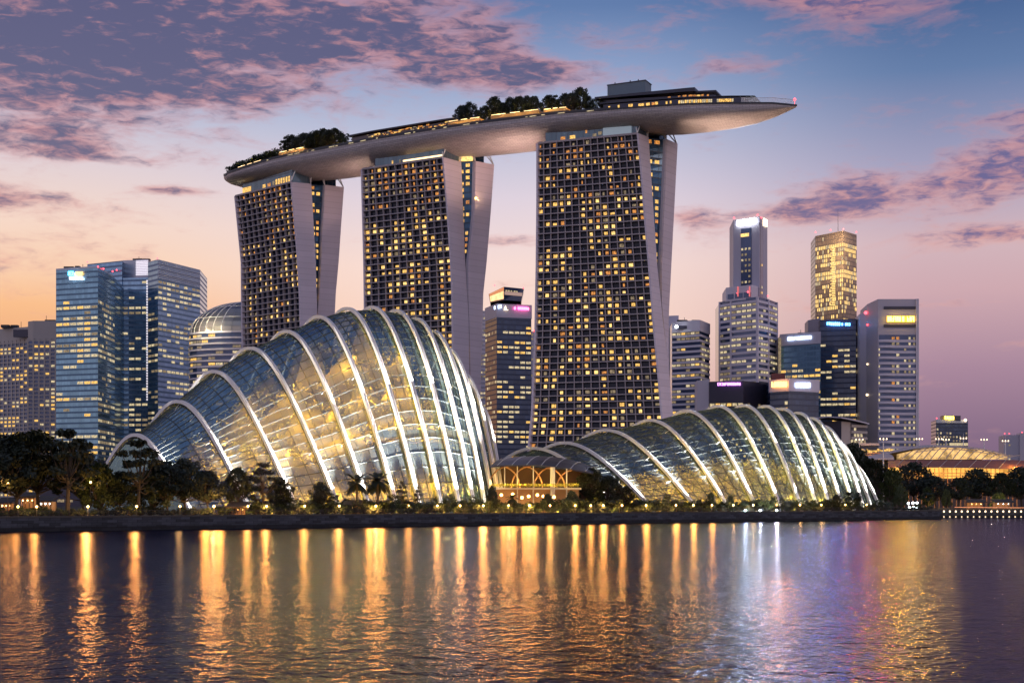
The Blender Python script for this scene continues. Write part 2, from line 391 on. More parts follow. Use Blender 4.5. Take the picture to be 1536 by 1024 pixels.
k_ = t.m('MULTIPLY', t.m('SUBTRACT', t.m('ADD', .6, t.m('MULTIPLY', wn.outputs[0], 1.3)), t.m('MULTIPLY', j_, .7)), t.m('ADD', .35, t.smooth(z_, .7, 1.1)))
vm = t.n.new('ShaderNodeVectorMath'); vm.operation = 'SCALE'; t.l.new(src, vm.inputs[0]); t.l.new(k_, vm.inputs['Scale']); t.l.new(vm.outputs[0], b.inputs['Base Color'])
def seawall(name, pts, label):
    mb = MB(); cp = MB()
    for a, b in zip(pts, pts[1:]):
        n = Vector(((b-a).y, -(b-a).x, 0)).normalized()
        w0 = n*0.9; w1 = n*0.25; L = (b-a).length
        A0, B0 = a+w0, b+w0; A0.z = B0.z = -1.0
        A1, B1 = a+w1, b+w1; A1.z = B1.z = 2.75
        mb.hexa([A0, B0, b-n*.6+Vector((0,0,-4)), a-n*.6+Vector((0,0,-4)), A1, B1, b-n*.6+Vector((0,0,-.25)), a-n*.6+Vector((0,0,-.25))])
        cA, cB = a+n*0.35, b+n*0.35
        cp.hexa([cA+Vector((0,0,-.25)), cB+Vector((0,0,-.25)), b-n*.8+Vector((0,0,-.25)), a-n*.8+Vector((0,0,-.25)), cA+Vector((0,0,.12)), cB+Vector((0,0,.12)), b-n*.8+Vector((0,0,.12)), a-n*.8+Vector((0,0,.12))])
    r = thing(name, label, 'sea wall', tuple(pts[len(pts)//2]))
    obj('wall', mb, M['stone'], r); obj('coping', cp, M['paving'], r); return r
seawall('sea_wall', edge[1:11], 'long dark stone sea wall below the domes and the promenade')
seawall('sea_wall', [edge[10], Vector((153, 533, 3.0))], 'short return of dark sea wall where the bank turns away at the right')
SW2 = seawall('sea_wall', edge[11:13], 'sea wall at far right dotted with round wall lights')

# ------------------------------------------------------------------ lit windows: 100 largest one by one, the rest as one
def hidden(px, py):
    if py > 735 or px < -5 or px > 1541: return True
    ld = [(150,735),(200,652),(268,602),(340,545),(427,498),(515,463),(590,470),(665,523),(723,602),(757,735)]
    if 150 < px < 757 and py > interp(ld, px): return True
    rd = [(757,700),(800,668),(908,646),(1029,617),(1115,609),(1200,619),(1248,658),(1322,745)]
    if 757 <= px < 1322 and py > interp(rd, px): return True
    if px < 150 and py > 660: return True
    return False
def add_windows(root, wins, name='window'):
    """wins: list of (quad corners, material index)"""
    sc = []
    for q, mi in wins:
        c = sum(q, Vector())/4; px = HX + F*c.x/c.y; py = HY - F*(c.z-CZ)/c.y
        area = ((q[1]-q[0]).cross(q[3]-q[0])).length; n = (q[1]-q[0]).cross(q[3]-q[0]).normalized()
        a = area*abs(n.dot((c-Vector((0,0,CZ))).normalized()))/c.y**2*F*F
        if hidden(px, py): a *= 0.01
        sc.append(a)
    order = sorted(range(len(wins)), key=lambda k: -sc[k])
    for k in order[:100]:
        q, mi = wins[k]; m = MB(); m.quad(*q); obj(name, m, W[mi], root)
    if len(order) > 100:
        m = MB()
        for k in order[100:]: m.quad(*wins[k][0], mi=wins[k][1])
        obj(name, m, W, root, kind='stuff')

# ------------------------------------------------------------------ the three hotel towers
ZT = 194.0
def tower(label, E, Y, ncol, pl, seed, bulge=14, dens=None):
    rnd = random.Random(seed)
    YL, YR, YB, YF, YRR = Y
    def ep(name, Y0, z, b):
        k = max(0.0, 1 - z/ZT); yy = Y0 - b*k*k
        py = HY - (z-CZ)*F/yy; px = interp(E[name], py)
        return Vector(((px-HX)/F*yy, yy, z))
    def lv(z): return dict(FL=ep('FL', YL, z, bulge), FR=ep('FR', YR, z, bulge), FB=ep('FB', YB, z, bulge), RF=ep('RF', YF, z, 0), RR=ep('RR', YRR, z, 0))
    base_l = lv(3.0); c = (base_l['FL']+base_l['RR'])/2
    r = thing('hotel_tower', label, 'tower', (c.x, c.y, 3.0))
    n0, NR = 0, 55; fh = (ZT-6.0)/NR
    zs = [3.0] + [6.0+fh*k for k in range(NR+1)]
    L = {z: lv(z) for z in zs}
    front = MB(); end1 = MB(); end0 = MB(); rear = MB(); end2 = MB(); atr = MB()
    def fn(l):  # outward normal of the front face
        d = l['FR']-l['FL']; n = Vector((d.y, -d.x, 0)).normalized(); return n
    ins = 1.7
    for k in range(0, len(zs)-1):
        a, b = L[zs[k]], L[zs[k+1]]; na, nb = fn(a), fn(b)
        ua = (a['FR']-a['FL']).normalized(); ub = (b['FR']-b['FL']).normalized()
        # glazing set back behind the balcony grid
        front.quad(a['FL']-na*ins, a['FR']-na*ins, b['FR']-nb*ins, b['FL']-nb*ins)
        # front slab body: back face and end walls (1 m thick blades)
        bla = a['FL']+(a['FB']-a['FR']); blb = b['FL']+(b['FB']-b['FR'])
        th = 0.9
        end1.hexa([a['FR']-ua*th+na*.12, a['FR']+na*.12, a['FB'], a['FB']-ua*th, b['FR']-ub*th+nb*.12, b['FR']+nb*.12, b['FB'], b['FB']-ub*th])
        end0.hexa([a['FL']-ua*.2+na*.12, a['FL']+ua*.7+na*.12, bla+ua*.7, bla-ua*.2, b['FL']-ub*.2+nb*.12, b['FL']+ub*.7+nb*.12, blb+ub*.7, blb-ub*.2])
        rear.quad(a['FB']-ua*th, bla, blb, b['FB']-ub*th)
        # rear slab
        wa, wb_ = (a['FR']-a['FL']).length, (b['FR']-b['FL']).length
        rla, rlb = a['RF']-ua*(wa-3), b['RF']-ub*(wb_-3)
        r2a, r2b = a['RR']-ua*(wa-3), b['RR']-ub*(wb_-3)
        end2.hexa([a['RF']-ua*th, a['RF'], a['RR'], a['RR']-ua*th, b['RF']-ub*th, b['RF'], b['RR'], b['RR']-ub*th])
        rear.quad(rla, a['RF']-ua*th, b['RF']-ub*th, rlb); rear.quad(a['RR']-ua*th, r2a, r2b, b['RR']-ub*th); rear.quad(r2a, rla, rlb, r2b)
        # atrium wall
        if (a['RF']-a['FB']).length > 0.6:
            atr.quad(a['FB']-ua*2.2, a['RF']-ua*2.2, b['RF']-ub*2.2, b['FB']-ub*2.2, 0, [(0, zs[k]), (8, zs[k]), (8, zs[k+1]), (0, zs[k+1])])
    t = L[zs[-1]]; u = (t['FR']-t['FL']).normalized(); wt = (t['FR']-t['FL']).length
    up = Vector((0, 0, 1))
    bl = t['FL']+(t['FB']-t['FR'])
    rear.quad(t['FL']+up*.01, t['FR']+up*.01, t['FB']+up*.01, bl+up*.01)
    rear.quad(t['FB']-u*2.2-up*.05, t['RF']-u*2.2-up*.05, t['RF']-u*(wt-3)-up*.05, bl-up*.05)
    rear.quad(t['RF']-u*(wt-3), t['RF'], t['RR'], t['RR']-u*(wt-3))
    obj('glazing', front, M['room_glass'], r); obj('end_wall', end1, M['tower_wall'], r); obj('end_wall', end0, M['tower_wall'], r); obj('end_wall', end2, M['tower_wall'], r)
    obj('rear_wall', rear, M['grey_wall'], r); obj('atrium_glass', atr, M['atrium'], r)
    # grid of balcony slabs and party walls
    g = MB(); zz = zs[1:]
    for k, z in enumerate(zz):
        a = L[z]; n = fn(a); th = 0.27 if k < NR else 0.5; up = Vector((0, 0, th)); dn = Vector((0, 0, -th))
        uA = (a['FR']-a['FL']).normalized()
        A, B = a['FL']+uA*.7, a['FR']-uA*.9
        g.hexa([A+n*.15+dn, B+n*.15+dn, B-n*1.66+dn, A-n*1.66+dn, A+n*.15+up, B+n*.15+up, B-n*1.66+up, A-n*1.66+up])
    wins = []
    prevrow = [False]*ncol
    for k in range(NR):
        z0, z1 = zz[k], zz[k+1]; a, b = L[z0], L[z1]; na, nb = fn(a), fn(b)
        fr_top = (NR-1-k)
        row = [False]*ncol
        d = dens(k/NR) if dens else pl
        rowd = d*rnd.uniform(0.5, 1.5)
        for cix in range(ncol+1):
            s = cix/ncol
            if 0 < cix < ncol:
                qa = a['FL'].lerp(a['FR'], s); qb = b['FL'].lerp(b['FR'], s)
                ua = (a['FR']-a['FL']).normalized()*0.16
                u3 = Vector((0, 0, .27))
                g.hexa([qa-ua+u3+na*.06, qa+ua+u3+na*.06, qa+ua+u3-na*1.64, qa-ua+u3-na*1.64, qb-ua-u3+nb*.06, qb+ua-u3+nb*.06, qb+ua-u3-nb*1.64, qb-ua-u3-nb*1.64])
            if cix < ncol:
                p = rowd + (0.22 if (prevrow[cix] or (cix and row[cix-1])) else -0.03)
                if rnd.random() < p:
                    row[cix] = True
                    s0 = s + (0.24 + rnd.uniform(-.06, .12))/ncol; s1 = s + (0.72+rnd.uniform(-.16, .08))/ncol
                    v0, v1 = 0.22+rnd.uniform(0, .06), rnd.choice([.76, .74, .72, .60])
                    if fr_top < 9 and rnd.random() < .5: s1 = s + .5/ncol
                    inn = 1.6
                    def q(sx, v):
                        A = a['FL'].lerp(a['FR'], sx) - na*inn; B = b['FL'].lerp(b['FR'], sx) - nb*inn; return A.lerp(B, v)
                    mi = rnd.choice([0, 0, 0, 0, 4, 4, 1, 3]) if fr_top >= 9 else rnd.choice([1, 0, 1, 3])
                    wins.append(((q(s0, v0), q(s1, v0), q(s1, v1), q(s0, v1)), mi))
        prevrow = row
    obj('balcony_grid', g, M['balcony'], r)
    # atrium lights
    for k in range(14, NR):
        a, b = L[zz[k]], L[zz[k+1]]; wd = (a['RF']-a['FB']).length
        if wd < 1.6: continue
        ua = (a['FR']-a['FL']).normalized()
        for s in ((0.12, 0.36), (0.52, 0.80)):
            if rnd.random() < 0.52:
                A0 = a['FB'].lerp(a['RF'], s[0])-ua*2.1; A1 = a['FB'].lerp(a['RF'], s[1])-ua*2.1
                B0 = b['FB'].lerp(b['RF'], s[0])-ua*2.1; B1 = b['FB'].lerp(b['RF'], s[1])-ua*2.1
                wins.append(((A0.lerp(B0, .2), A1.lerp(B1, .2), A1.lerp(B1, .75), A0.lerp(B0, .75)), rnd.choice([0, 0, 1])))
    add_windows(r, wins)
    return r, L, zs, fn
E1 = dict(FL=[(294,351.6),(393,361.4),(465,362),(520,363),(752,366)], FR=[(273,437),(378,446),(440,449.6),(520,452),(752,458)], FB=[(276,467),(393,473.8),(440,475),(752,482)],
          RF=[(276,488),(349,483.5),(393,482),(440,479),(470,476.5),(752,484)], RR=[(280,516),(334,512),(393,508),(440,503.7),(520,500),(752,496)])
E2 = dict(FL=[(254,541.6),(393,545.3),(520,547),(650,545),(752,543)], FR=[(236,665),(305,671),(393,677),(440,679),(531,680),(752,684)], FB=[(243,692),(320,695),(393,698),(480,703),(565,704),(752,708)],
          RF=[(241,714),(320,712),(364,708),(393,704),(440,703),(752,710)], RR=[(245,741.5),(320,736),(393,730),(440,725),(598,720.5),(752,718)])
E3 = dict(FL=[(215,805),(300,805),(400,804),(500,802),(620,797),(680,791),(752,782)], FR=[(200,957.5),(258,963),(346,970),(405,975),(482,981),(556,988),(617,993),(752,1005)],
          FB=[(206,973),(297,979),(399,986),(468,993),(541,1001),(617,1009),(752,1022)], RF=[(209,1001),(399,993),(455,993),(541,1001),(617,1006),(752,1020)], RR=[(216,1016.5),(399,1007),(468,1003.5),(541,1003),(617,1008),(752,1023)])
T1 = tower('leftmost of three hotel towers, behind the left of the tall glass dome', E1, (876,837,842,845,851), 11, .36, 11)
T2 = tower('middle one of three hotel towers, with a bright lit terrace on top', E2, (805,777,788,786,794), 12, .36, 12, dens=lambda f: .38 if f < .87 else .62)
T3 = tower('tallest and widest of three hotel towers, square grid of yellow lit rooms', E3, (746.7,726.5,734,738.5,748), 15, .38, 13)

# crowns (glazed storeys below the deck), braces
def crown(T, s0, s1, ztop, lights, strip=None, bright=False):
    r, L, zs, fn = T; t = L[zs[-1]]; n = fn(t); u = (t['FR']-t['FL']).normalized()
    back = (t['FB']-t['FR'])
    A = t['FL'].lerp(t['FR'], s0) - n*1.2; B = t['FL'].lerp(t['FR'], s1) - n*1.2
    mb = MB(); mb.prism([(A.x,A.y),(B.x,B.y),(B.x+back.x*.85,B.y+back.y*.85),(A.x+back.x*.85,A.y+back.y*.85)], ZT+.3, ztop)
    obj('crown_glazing', mb, M['crown_glass'], r)
    mb = MB(); c0 = t['RF'].lerp(t['RR'], .15)-u*5; c1 = t['RF'].lerp(t['RR'], .85)-u*5
    mb.prism([(c0.x-u.x*30,c0.y-u.y*30),(c0.x,c0.y),(c1.x,c1.y),(c1.x-u.x*30,c1.y-u.y*30)], ZT+.3, ztop+2)
    obj('crown_glazing', mb, M['atrium'], r)
    mb = MB()
    for base in (t['FR']-u*.6, t['FB']-u*.6, t['RF']-u*.6, t['RR']-u*.6):
        c = (t['FB']+t['RF'])/2 - u*9; top = base.lerp(c, .35) ; top.z = ztop+4
        for k in (-1, 1):
            q = top + u*(2.5*k) 
            mb.tube([base+Vector((0,0,.2)), q], .32, 6)
    obj('brace', mb, M['steel'], r)
    wn = []
    for (a, b, lo, hi, mi) in lights:
        q0 = A.lerp(B, a)+n*.08; q1 = A.lerp(B, b)+n*.08
        q0.z = q1.z = ZT+lo; wn.append(((q0, q1, q1+Vector((0,0,hi-lo)), q0+Vector((0,0,hi-lo))), mi))
    for k, (q, mi) in enumerate(wn):
        m = MB(); m.quad(*q); obj('window', m, W[mi], r)
    if strip:
        a, b = strip; q0 = t['FL'].lerp(t['FR'], a)-n*.2; q1 = t['FL'].lerp(t['FR'], b)-n*.2
        m = MB(); m.tube([q0+Vector((0,0,1.2)), q1+Vector((0,0,1.2))], .45, 6); obj('light_strip', m, M['strip'], r)
    return t, n, u
rr = random.Random(5)
t1 = crown(T1, .12, .98, 203.5, [(.0,.18,.6,4,0),(.42,.48,.8,3,0),(.52,.58,.8,3,1),(.62,.66,1,3.6,3)]+[(.68+.05*k,.715+.05*k,.8,4.2,0) for k in range(6)])
t2 = crown(T2, .16, .99, 202.5, [(.25,.27,.8,2.6,0),(.36,.38,.8,2.4,3)], strip=(.52, .985))
t3 = crown(T3, .08, .985, 200.0, [(.17,.22,.8,2.4,1),(.27,.33,.8,2.6,0),(.44,.46,3,5,1),(.52,.56,.8,2.4,3),(.58,.62,1.5,3.2,3),(.64,.66,.8,3,1)])
# pale glass box standing forward on the third crown
t, n, u = t3; mb = MB(); a = t['FL'].lerp(t['FR'], .655)-n*.5; b = t['FL'].lerp(t['FR'], .93)-n*.5
mb.prism([(a.x,a.y),(b.x,b.y),(b.x-n.x*7,b.y-n.y*7),(a.x-n.x*7,a.y-n.y*7)], ZT+.6, ZT+6.6)
obj('glass_box', mb, mat('pale lit glass', (0.30, 0.38, 0.42), 0.25, 0.2, emit=(0.5, 0.62, 0.70), estr=0.22), T3[0])
# warm lamps standing on the tower tops, lighting the deck's underside
for T, tt, pw in ((T1, t1, 18000), (T2, t2, 26000), (T3, t3, 130000)):
    t, n, u = tt
    for off, e_ in ((14, .9), (22, 1.5)):
        p = (t['FB']+t['RF'])/2 + u*off*.6 + Vector((0,0,-38))
        light('deck_uplight', p, pw*e_, (1.0, 0.66, 0.48), .1, T[0], p + u*(off*3.2) + Vector((0,0,30)), 110, 1.0)
    p = t['FL'] + (t['FB']-t['FR'])*.6 - u*8 + Vector((0,0,-34))
    light('deck_uplight', p, pw*.7, (1.0, 0.62, 0.50), .1, T[0], p - u*26 + Vector((0,0,40)), 110, 1.0)
t, n, u = t2
light('terrace_lamp', t['RF']-u*1.0+Vector((0,0,3)), 6000, (1.0, 0.62, 0.25), .1, T2[0])
m = MB(); m.hexa([p for p in []] or [t['FB']-u*1.9+Vector((0,0,.4)), t['RF']-u*1.9+Vector((0,0,.4)), t['RF']-u*2.15+Vector((0,0,.4)), t['FB']-u*2.15+Vector((0,0,.4)), t['FB']-u*1.9+Vector((0,0,4.6)), t['RF']-u*1.9+Vector((0,0,4.6)), t['RF']-u*2.15+Vector((0,0,4.6)), t['FB']-u*2.15+Vector((0,0,4.6))])
obj('lit_terrace', m, W[4], T2[0])
# wall lamps on the bright middle end wall
zq = Z(298, 790); a = T2[1][min(T2[2], key=lambda q: abs(q-zq))]
m = MB(); m.ball(a['RF']+Vector((.5,-.4,0)), .6, 8); obj('wall_lamp', m, M['lamp'], T2[0])
light('wall_lamp_light', a['RF']+Vector((2.2,-1.2,0)), 450, (1, .6, .25), .05, T2[0])

# ------------------------------------------------------------------ sky deck
AX = [Vector((-176.2,893.5,0)), Vector((-136,863,0)), Vector((-48,799,0)), Vector((50,747,0)), Vector((141.5,706,0))]
def catmull(p0, p1, p2, p3, t):
    return 0.5*((2*p1)+(-p0+p2)*t+(2*p0-5*p1+4*p2-p3)*t*t+(-p0+3*p1-3*p2+p3)*t*t*t)
ext = [AX[0]*2-AX[1]] + AX + [AX[-1]*2-AX[-2]]
fine = []
for k in range(len(AX)-1):
    for j in range(40): fine.append(catmull(ext[k], ext[k+1], ext[k+2], ext[k+3], j/40))
fine.append(AX[-1]); cum = [0]
for a, b in zip(fine, fine[1:]): cum.append(cum[-1]+(b-a).length)
LEN = cum[-1]
def axis(d):
    d = max(0, min(LEN, d))
    for k in range(len(cum)-1):
        if cum[k+1] >= d: return fine[k].lerp(fine[k+1], (d-cum[k])/(cum[k+1]-cum[k])), (fine[k+1]-fine[k]).normalized()
    return fine[-1], (fine[-1]-fine[-2]).normalized()
TOP = [(338,263),(341,260),(354,255),(405,239),(435,232),(480,223.4),(554.6,209),(660.6,192),(723,183.4),(833,170),(914,164),(944,161.6),(1030,156),(1095,154.5),(1159,154.5),(1196,158)]
BOT = [(338,268),(341,272),(346,276.5),(354,279),(363,281),(420,274),(474,267),(541,258.5),(600,247),(685,231.5),(741,226.6),(803,219.5),(860,212),(920,203),(977,197),(1013,197),(1055,194),(1095,189.5),(1130,183),(1159,174.5),(1180,166),(1196,159)]
def halfw(d):
    w = 19.5
    if d < 30: w *= math.sqrt(max(0.0, 1-(1-d/30)**2))
    if d > LEN-125: q = (d-(LEN-125))/125; w *= max(0.0, 1-q**2.3)**.72
    return w
def station(d):
    c, tg = axis(d); n = Vector((tg.y, -tg.x, 0)); w = halfw(d)
    e = c + n*w
    zt = Z(interp(TOP, HX+F*e.x/e.y), e.y)
    zb = Z(interp(BOT, HX+F*(c+n*w*.25).x/(c+n*w*.25).y), (c+n*w*.25).y)
    return c, tg, n, w, zt, min(zb, zt-0.15)
ST = [station(LEN*(0.5-0.5*math.cos(math.pi*k/90))) for k in range(91)]
def deckpt(px, lat=0.6, dz=0.0):
    """lat: 1 = near edge, -1 = far edge; px = photo column of the near edge"""
    lo, hi = 0.0, LEN
    for _ in range(30):
        m = (lo+hi)/2; c, tg, n, w, zt, zb = station(m); e = c+n*w*lat
        if HX+F*e.x/e.y < px: lo = m
        else: hi = m
    c, tg, n, w, zt, zb = station((lo+hi)/2); p = c+n*w*lat; return Vector((p.x, p.y, zt+dz)), tg, n, w
c0 = axis(LEN/2)[0]
deck = thing('sky_deck', 'long curved boat shaped roof deck resting across the three hotel towers', 'roof deck', (c0.x, c0.y, 205))
mb = MB(); NA = 24; rows = []
for c, tg, n, w, zt, zb in ST:
    H = zt-zb; row = []
    for j in range(NA+1):
        a = math.pi*j/NA; s = math.sin(a)
        row.append(c + n*(w*math.cos(a)) + Vector((0, 0, zt - min(H, 1.0)*(1 if s > .001 else 0)*min(1, s*6) - max(0, H-1.0)*(s**0.85))))
    rows.append(row)
d = 0
for k in range(len(rows)-1):
    L_ = (ST[k+1][0]-ST[k][0]).length
    for j in range(NA):
        mb.quad(rows[k][j], rows[k+1][j], rows[k+1][j+1], rows[k][j+1], 0, [(d, j*2.0), (d+L_, j*2.0), (d+L_, j*2.0+2), (d, j*2.0+2)])
    d += L_
hm = bpy.data.materials.new('hull cladding panels'); hm.use_nodes = True; t = NT(hm.node_tree); b = t.n['Principled BSDF']
br = t.n.new('ShaderNodeTexBrick'); br.inputs['Scale'].default_value = 1.0; br.inputs['Brick Width'].default_value = 3.2; br.inputs['Row Height'].default_value = 1.0; br.inputs['Mortar Size'].default_value = 0.06
br.inputs['Color1'].default_value = (.50, .46, .47, 1); br.inputs['Color2'].default_value = (.40, .37, .39, 1); br.inputs['Mortar'].default_value = (.14, .13, .14, 1)
t.l.new(t.n.new('ShaderNodeTexCoord').outputs['UV'], br.inputs['Vector']); t.l.new(br.outputs[0], b.inputs['Base Color'])
b.inputs['Metallic'].default_value = .15; b.inputs['Roughness'].default_value = .5
obj('hull', mb, hm, deck, smooth=True)
top = MB(); rim = MB(); rail = MB(); post = MB()
for k in range(len(ST)-1):
    (c, tg, n, w, zt, zb), (c2, tg2, n2, w2, zt2, zb2) = ST[k], ST[k+1]
    z1, z2 = Vector((0,0,zt+.02)), Vector((0,0,zt2+.02))
    top.quad(c+n*w*.99+z1, c2+n2*w2*.99+z2, c2-n2*w2*.99+z2, c-n*w*.99+z1)
    for s in (1, -1):
        h = 0.9 if ST[k][0].x < 60 else 0.35
        rim.quad(c+n*(w+.25)*s+z1-Vector((0,0,.5)), c2+n2*(w2+.25)*s+z2-Vector((0,0,.5)), c2+n2*(w2+.15)*s+z2+Vector((0,0,h)), c+n*(w+.15)*s+z1+Vector((0,0,h)))
        rim.quad(c+n*(w+.15)*s+z1+Vector((0,0,h)), c2+n2*(w2+.15)*s+z2+Vector((0,0,h)), c2+n2*max(0,w2-.6)*s+z2+Vector((0,0,h)), c+n*max(0,w-.6)*s+z1+Vector((0,0,h)))
obj('deck_floor', top, M['paving'], deck); obj('parapet', rim, M['dark_metal'], deck)
# small lit slots under the rim
rs = random.Random(3)
for px in [402, 436, 446, 462, 470, 498, 505, 527, 545, 566, 612, 622, 651, 668, 700, 716, 790, 800, 815, 842, 886]:
    p, tg, n, w = deckpt(px, 1.0); L_ = rs.choice([.7, 1.2, 2.4])
    m = MB(); m.box(p+n*.42+Vector((0,0,-.2)), (L_*1.6, .3, .34), math.atan2(tg.y, tg.x)); obj('rim_light', m, W[2], deck)
# white railing at the pointed end
for k in range(34):
    px = 1112+k*2.45; p, tg, n, w = deckpt(px, .97)
    post.tube([p, p+Vector((0,0,2.6))], .09, 4)
pp = [deckpt(1112+k*2.45, .97)[0]+Vector((0,0,2.6)) for k in range(34)]; post.tube(pp, .13, 4)
pp = [deckpt(1112+k*2.45, -.97)[0]+Vector((0,0,2.6)) for k in range(34)]; post.tube(pp, .13, 4)
obj('railing', post, M['steel'], deck)
gm = bpy.data.materials.new('clear balustrade glass'); gm.use_nodes = True; t = NT(gm.node_tree); t.n.clear()
tr = t.n.new('ShaderNodeBsdfTransparent'); tr.inputs[0].default_value = (.88, .92, .95, 1); g2 = t.n.new('ShaderNodeBsdfGlossy'); g2.inputs[1].default_value = .1 if False else .1
mx = t.n.new('ShaderNodeMixShader'); mx.inputs[0].default_value = .25; t.l.new(tr.outputs[0], mx.inputs[1]); t.l.new(g2.outputs[0], mx.inputs[2]); o_ = t.n.new('ShaderNodeOutputMaterial'); t.l.new(mx.outputs[0], o_.inputs[0])
m = MB()
q = [deckpt(1112+k*2.45, .97)[0] for k in range(34)]
for a, b in zip(q, q[1:]): m.quad(a, b, b+Vector((0,0,2.5)), a+Vector((0,0,2.5)))
obj('balustrade_glass', m, gm, deck)
m = MB(); p = deckpt(1192, 0)[0]; m.ball(p+Vector((0,0,3)), .7, 8); m.tube([p, p+Vector((0,0,3))], .1, 4); obj('beacon', m, M['red'], deck)
# pavilions on the deck
def deckbox(px0, px1, lat0, lat1, z0, z1, mb, n=10, mi=0, z1b=None):
    A = [deckpt(lerp(px0, px1, k/n), lat0) for k in range(n+1)]; B = [deckpt(lerp(px0, px1, k/n), lat0) for k in range(n+1)]
    for k in range(n):
        a, a2 = A[k], A[k+1]; t0 = lerp(z1, z1b if z1b is not None else z1, k/n); t1_ = lerp(z1, z1b if z1b is not None else z1, (k+1)/n)
        wv, wv2 = a[2]*a[3]*(lat1-lat0), a2[2]*a2[3]*(lat1-lat0)
        Vz = lambda h: Vector((0,0,h))
        mb.hexa([a[0]+Vz(z0), a2[0]+Vz(z0), a2[0]+wv2+Vz(z0), a[0]+wv+Vz(z0), a[0]+Vz(t0), a2[0]+Vz(t1_), a2[0]+wv2+Vz(t1_), a[0]+wv+Vz(t0)], mi)
bar = thing('rooftop_restaurant', 'long low glazed restaurant on the deck between its two tree groups', 'restaurant', tuple(deckpt(600, .3)[0]))
m = MB(); deckbox(528, 676, .80, -.2, 0.2, 4.2, m, 20); obj('glazing', m, mat('restaurant glass', (0.10, 0.08, 0.09), .2, .3, var=.4, vscale=.3), bar)
m = MB(); deckbox(522, 684, .90, -.4, 4.6, 5.3, m, 20); obj('roof', m, M['roof_dark'], bar)
for k in range(58):
    px = 548+k*2.2+rs.uniform(-.8, .8); p, tg, n, w = deckpt(px, .82); hh = rs.uniform(.5, 1.3); zz = rs.uniform(.9, 3.6)
    m = MB(); m.box(p+n*.2+Vector((0,0,zz+.4)), (rs.uniform(.5, 2.2), .15, hh*.7), math.atan2(tg.y, tg.x)); obj('window', m, W[rs.choice([1, 1, 0, 3])], bar)
rest = thing('rooftop_club', 'dark winged canopy with lit windows at the pointed end of the deck', 'canopy building', tuple(deckpt(1020, .2)[0]))
m = MB(); deckbox(905, 1118, .86, -.5, 0.2, 3.2, m, 20); obj('wall', m, M['dark_wall'], rest)
m = MB(); deckbox(900, 1132, .9, -.6, 3.6, 4.3, m, 20, z1b=3.9); obj('roof', m, M['roof_dark'], rest)
m = MB(); deckbox(898, 1072, .5, -.5, 4.4, 7.6, m, 16, z1b=6.0); obj('upper_wall', m, M['dark_wall'], rest)
m = MB(); deckbox(892, 1042, .62, -.6, 7.9, 8.9, m, 14, z1b=9.8); deckbox(1040, 1074, .5, -.4, 7.6, 8.4, m, 5); obj('upper_roof', m, M['roof_dark'], rest)
for k in range(26):
    px = 1019+k*3.2; 
    if 1068 < px < 1076: continue
    p, tg, n, w = deckpt(px, .87); m = MB(); m.box(p+n*.15+Vector((0,0,1.7)), (.85, .2, 1.5), math.atan2(tg.y, tg.x)); obj('window', m, W[rs.choice([2, 0, 0])], rest)
for px, zz, L_ in [(914,1.5,1.0),(928,1.7,.9),(946,1.7,2.2),(962,1.6,3.0),(972,1.7,2),(980,1.8,1.6),(985,1.9,1.4),(1000,1.8,.8),(1006,1.9,.8)]:
    p, tg, n, w = deckpt(px, .87); m = MB(); m.box(p+n*.15+Vector((0,0,zz)), (L_, .2, 1.3), math.atan2(tg.y, tg.x)); obj('window', m, W[rs.choice([0, 1])], rest)
for px, zz in [(978,5.2),(1004,5.9),(1019,6),(1027,6.1),(1036,6.0),(1042,5.9),(1048,5.8),(1054,5.9),(1062,5.8)]:
    p, tg, n, w = deckpt(px, .52); m = MB(); m.box(p+n*.3+Vector((0,0,zz)), (rs.uniform(.8, 2), .2, .8), math.atan2(tg.y, tg.x)); obj('window', m, W[rs.choice([0, 1])], rest)
mr = thing('machine_room', 'plain blue grey box on the roof deck above the tallest tower', 'plant room', tuple(deckpt(946, 0)[0]))
p, tg, n, w = deckpt(944, -.1); rz = math.atan2(tg.y, tg.x)
zb_, zt_ = p.z+4, Z(128.5, p.y)
m = MB(); m.box((p.x, p.y, (zb_+zt_)/2), (21, 9, zt_-zb_), rz); obj('wall', m, mat('blue grey render', (0.16, 0.22, 0.27), .7, var=.1), mr)
m = MB(); m.box((p.x, p.y, zt_+.25), (21.5, 9.5, .5), rz); obj('roof', m, M['roof_dark'], mr)
for o in (-8, 0.5, 5): 
    m = MB(); m.box(p+tg*o+Vector((0,0,zt_+1.0-p.z)), (1.3, 1.2, 1.1), rz); m.tube([p+tg*o+Vector((0,0,zt_+1.3-p.z)), p+tg*o+Vector((0,0,zt_+2.6-p.z))], .25, 6); obj('vent', m, M['dark_metal'], mr)
# planter edges with strip light
def planter(px0, px1, h, label, lightmat=True):
    r = thing('deck_planter', label, 'planter', tuple(deckpt((px0+px1)/2, .7)[0]))
    m = MB(); deckbox(px0, px1, .86, .5, 0.1, h, m, 12); obj('planter_wall', m, M['timber'], r)
    A = [deckpt(lerp(px0+1, px1-1, k/10), .89)[0]+Vector((0,0,h+.15)) for k in range(11)]
    
    for ka, kb in ((0, 3), (4, 6), (7, 10)):
        m = MB(); m.tube(A[ka:kb+1], .13, 5); obj('light_strip', m, M['strip'], r)

    for k in (2, 5, 8): light('planter_lamp', A[k]+Vector((0,-1.5,.6)), 700, (1, .68, .2), .05, r)
planter(356, 392, 2.0, 'lit planter edge at the blunt left tip of the deck')
planter(418, 456, 3.4, 'bright yellow lit planter under the left tree group on the deck')
planter(672, 720, 3.4, 'lit planter at the end of the restaurant roof')
planter(736, 808, 3.6, 'long lit planter wall under the right tree group on the deck')
planter(815, 850, 3.2, 'lit planter below the yellow uplit tree on the deck')

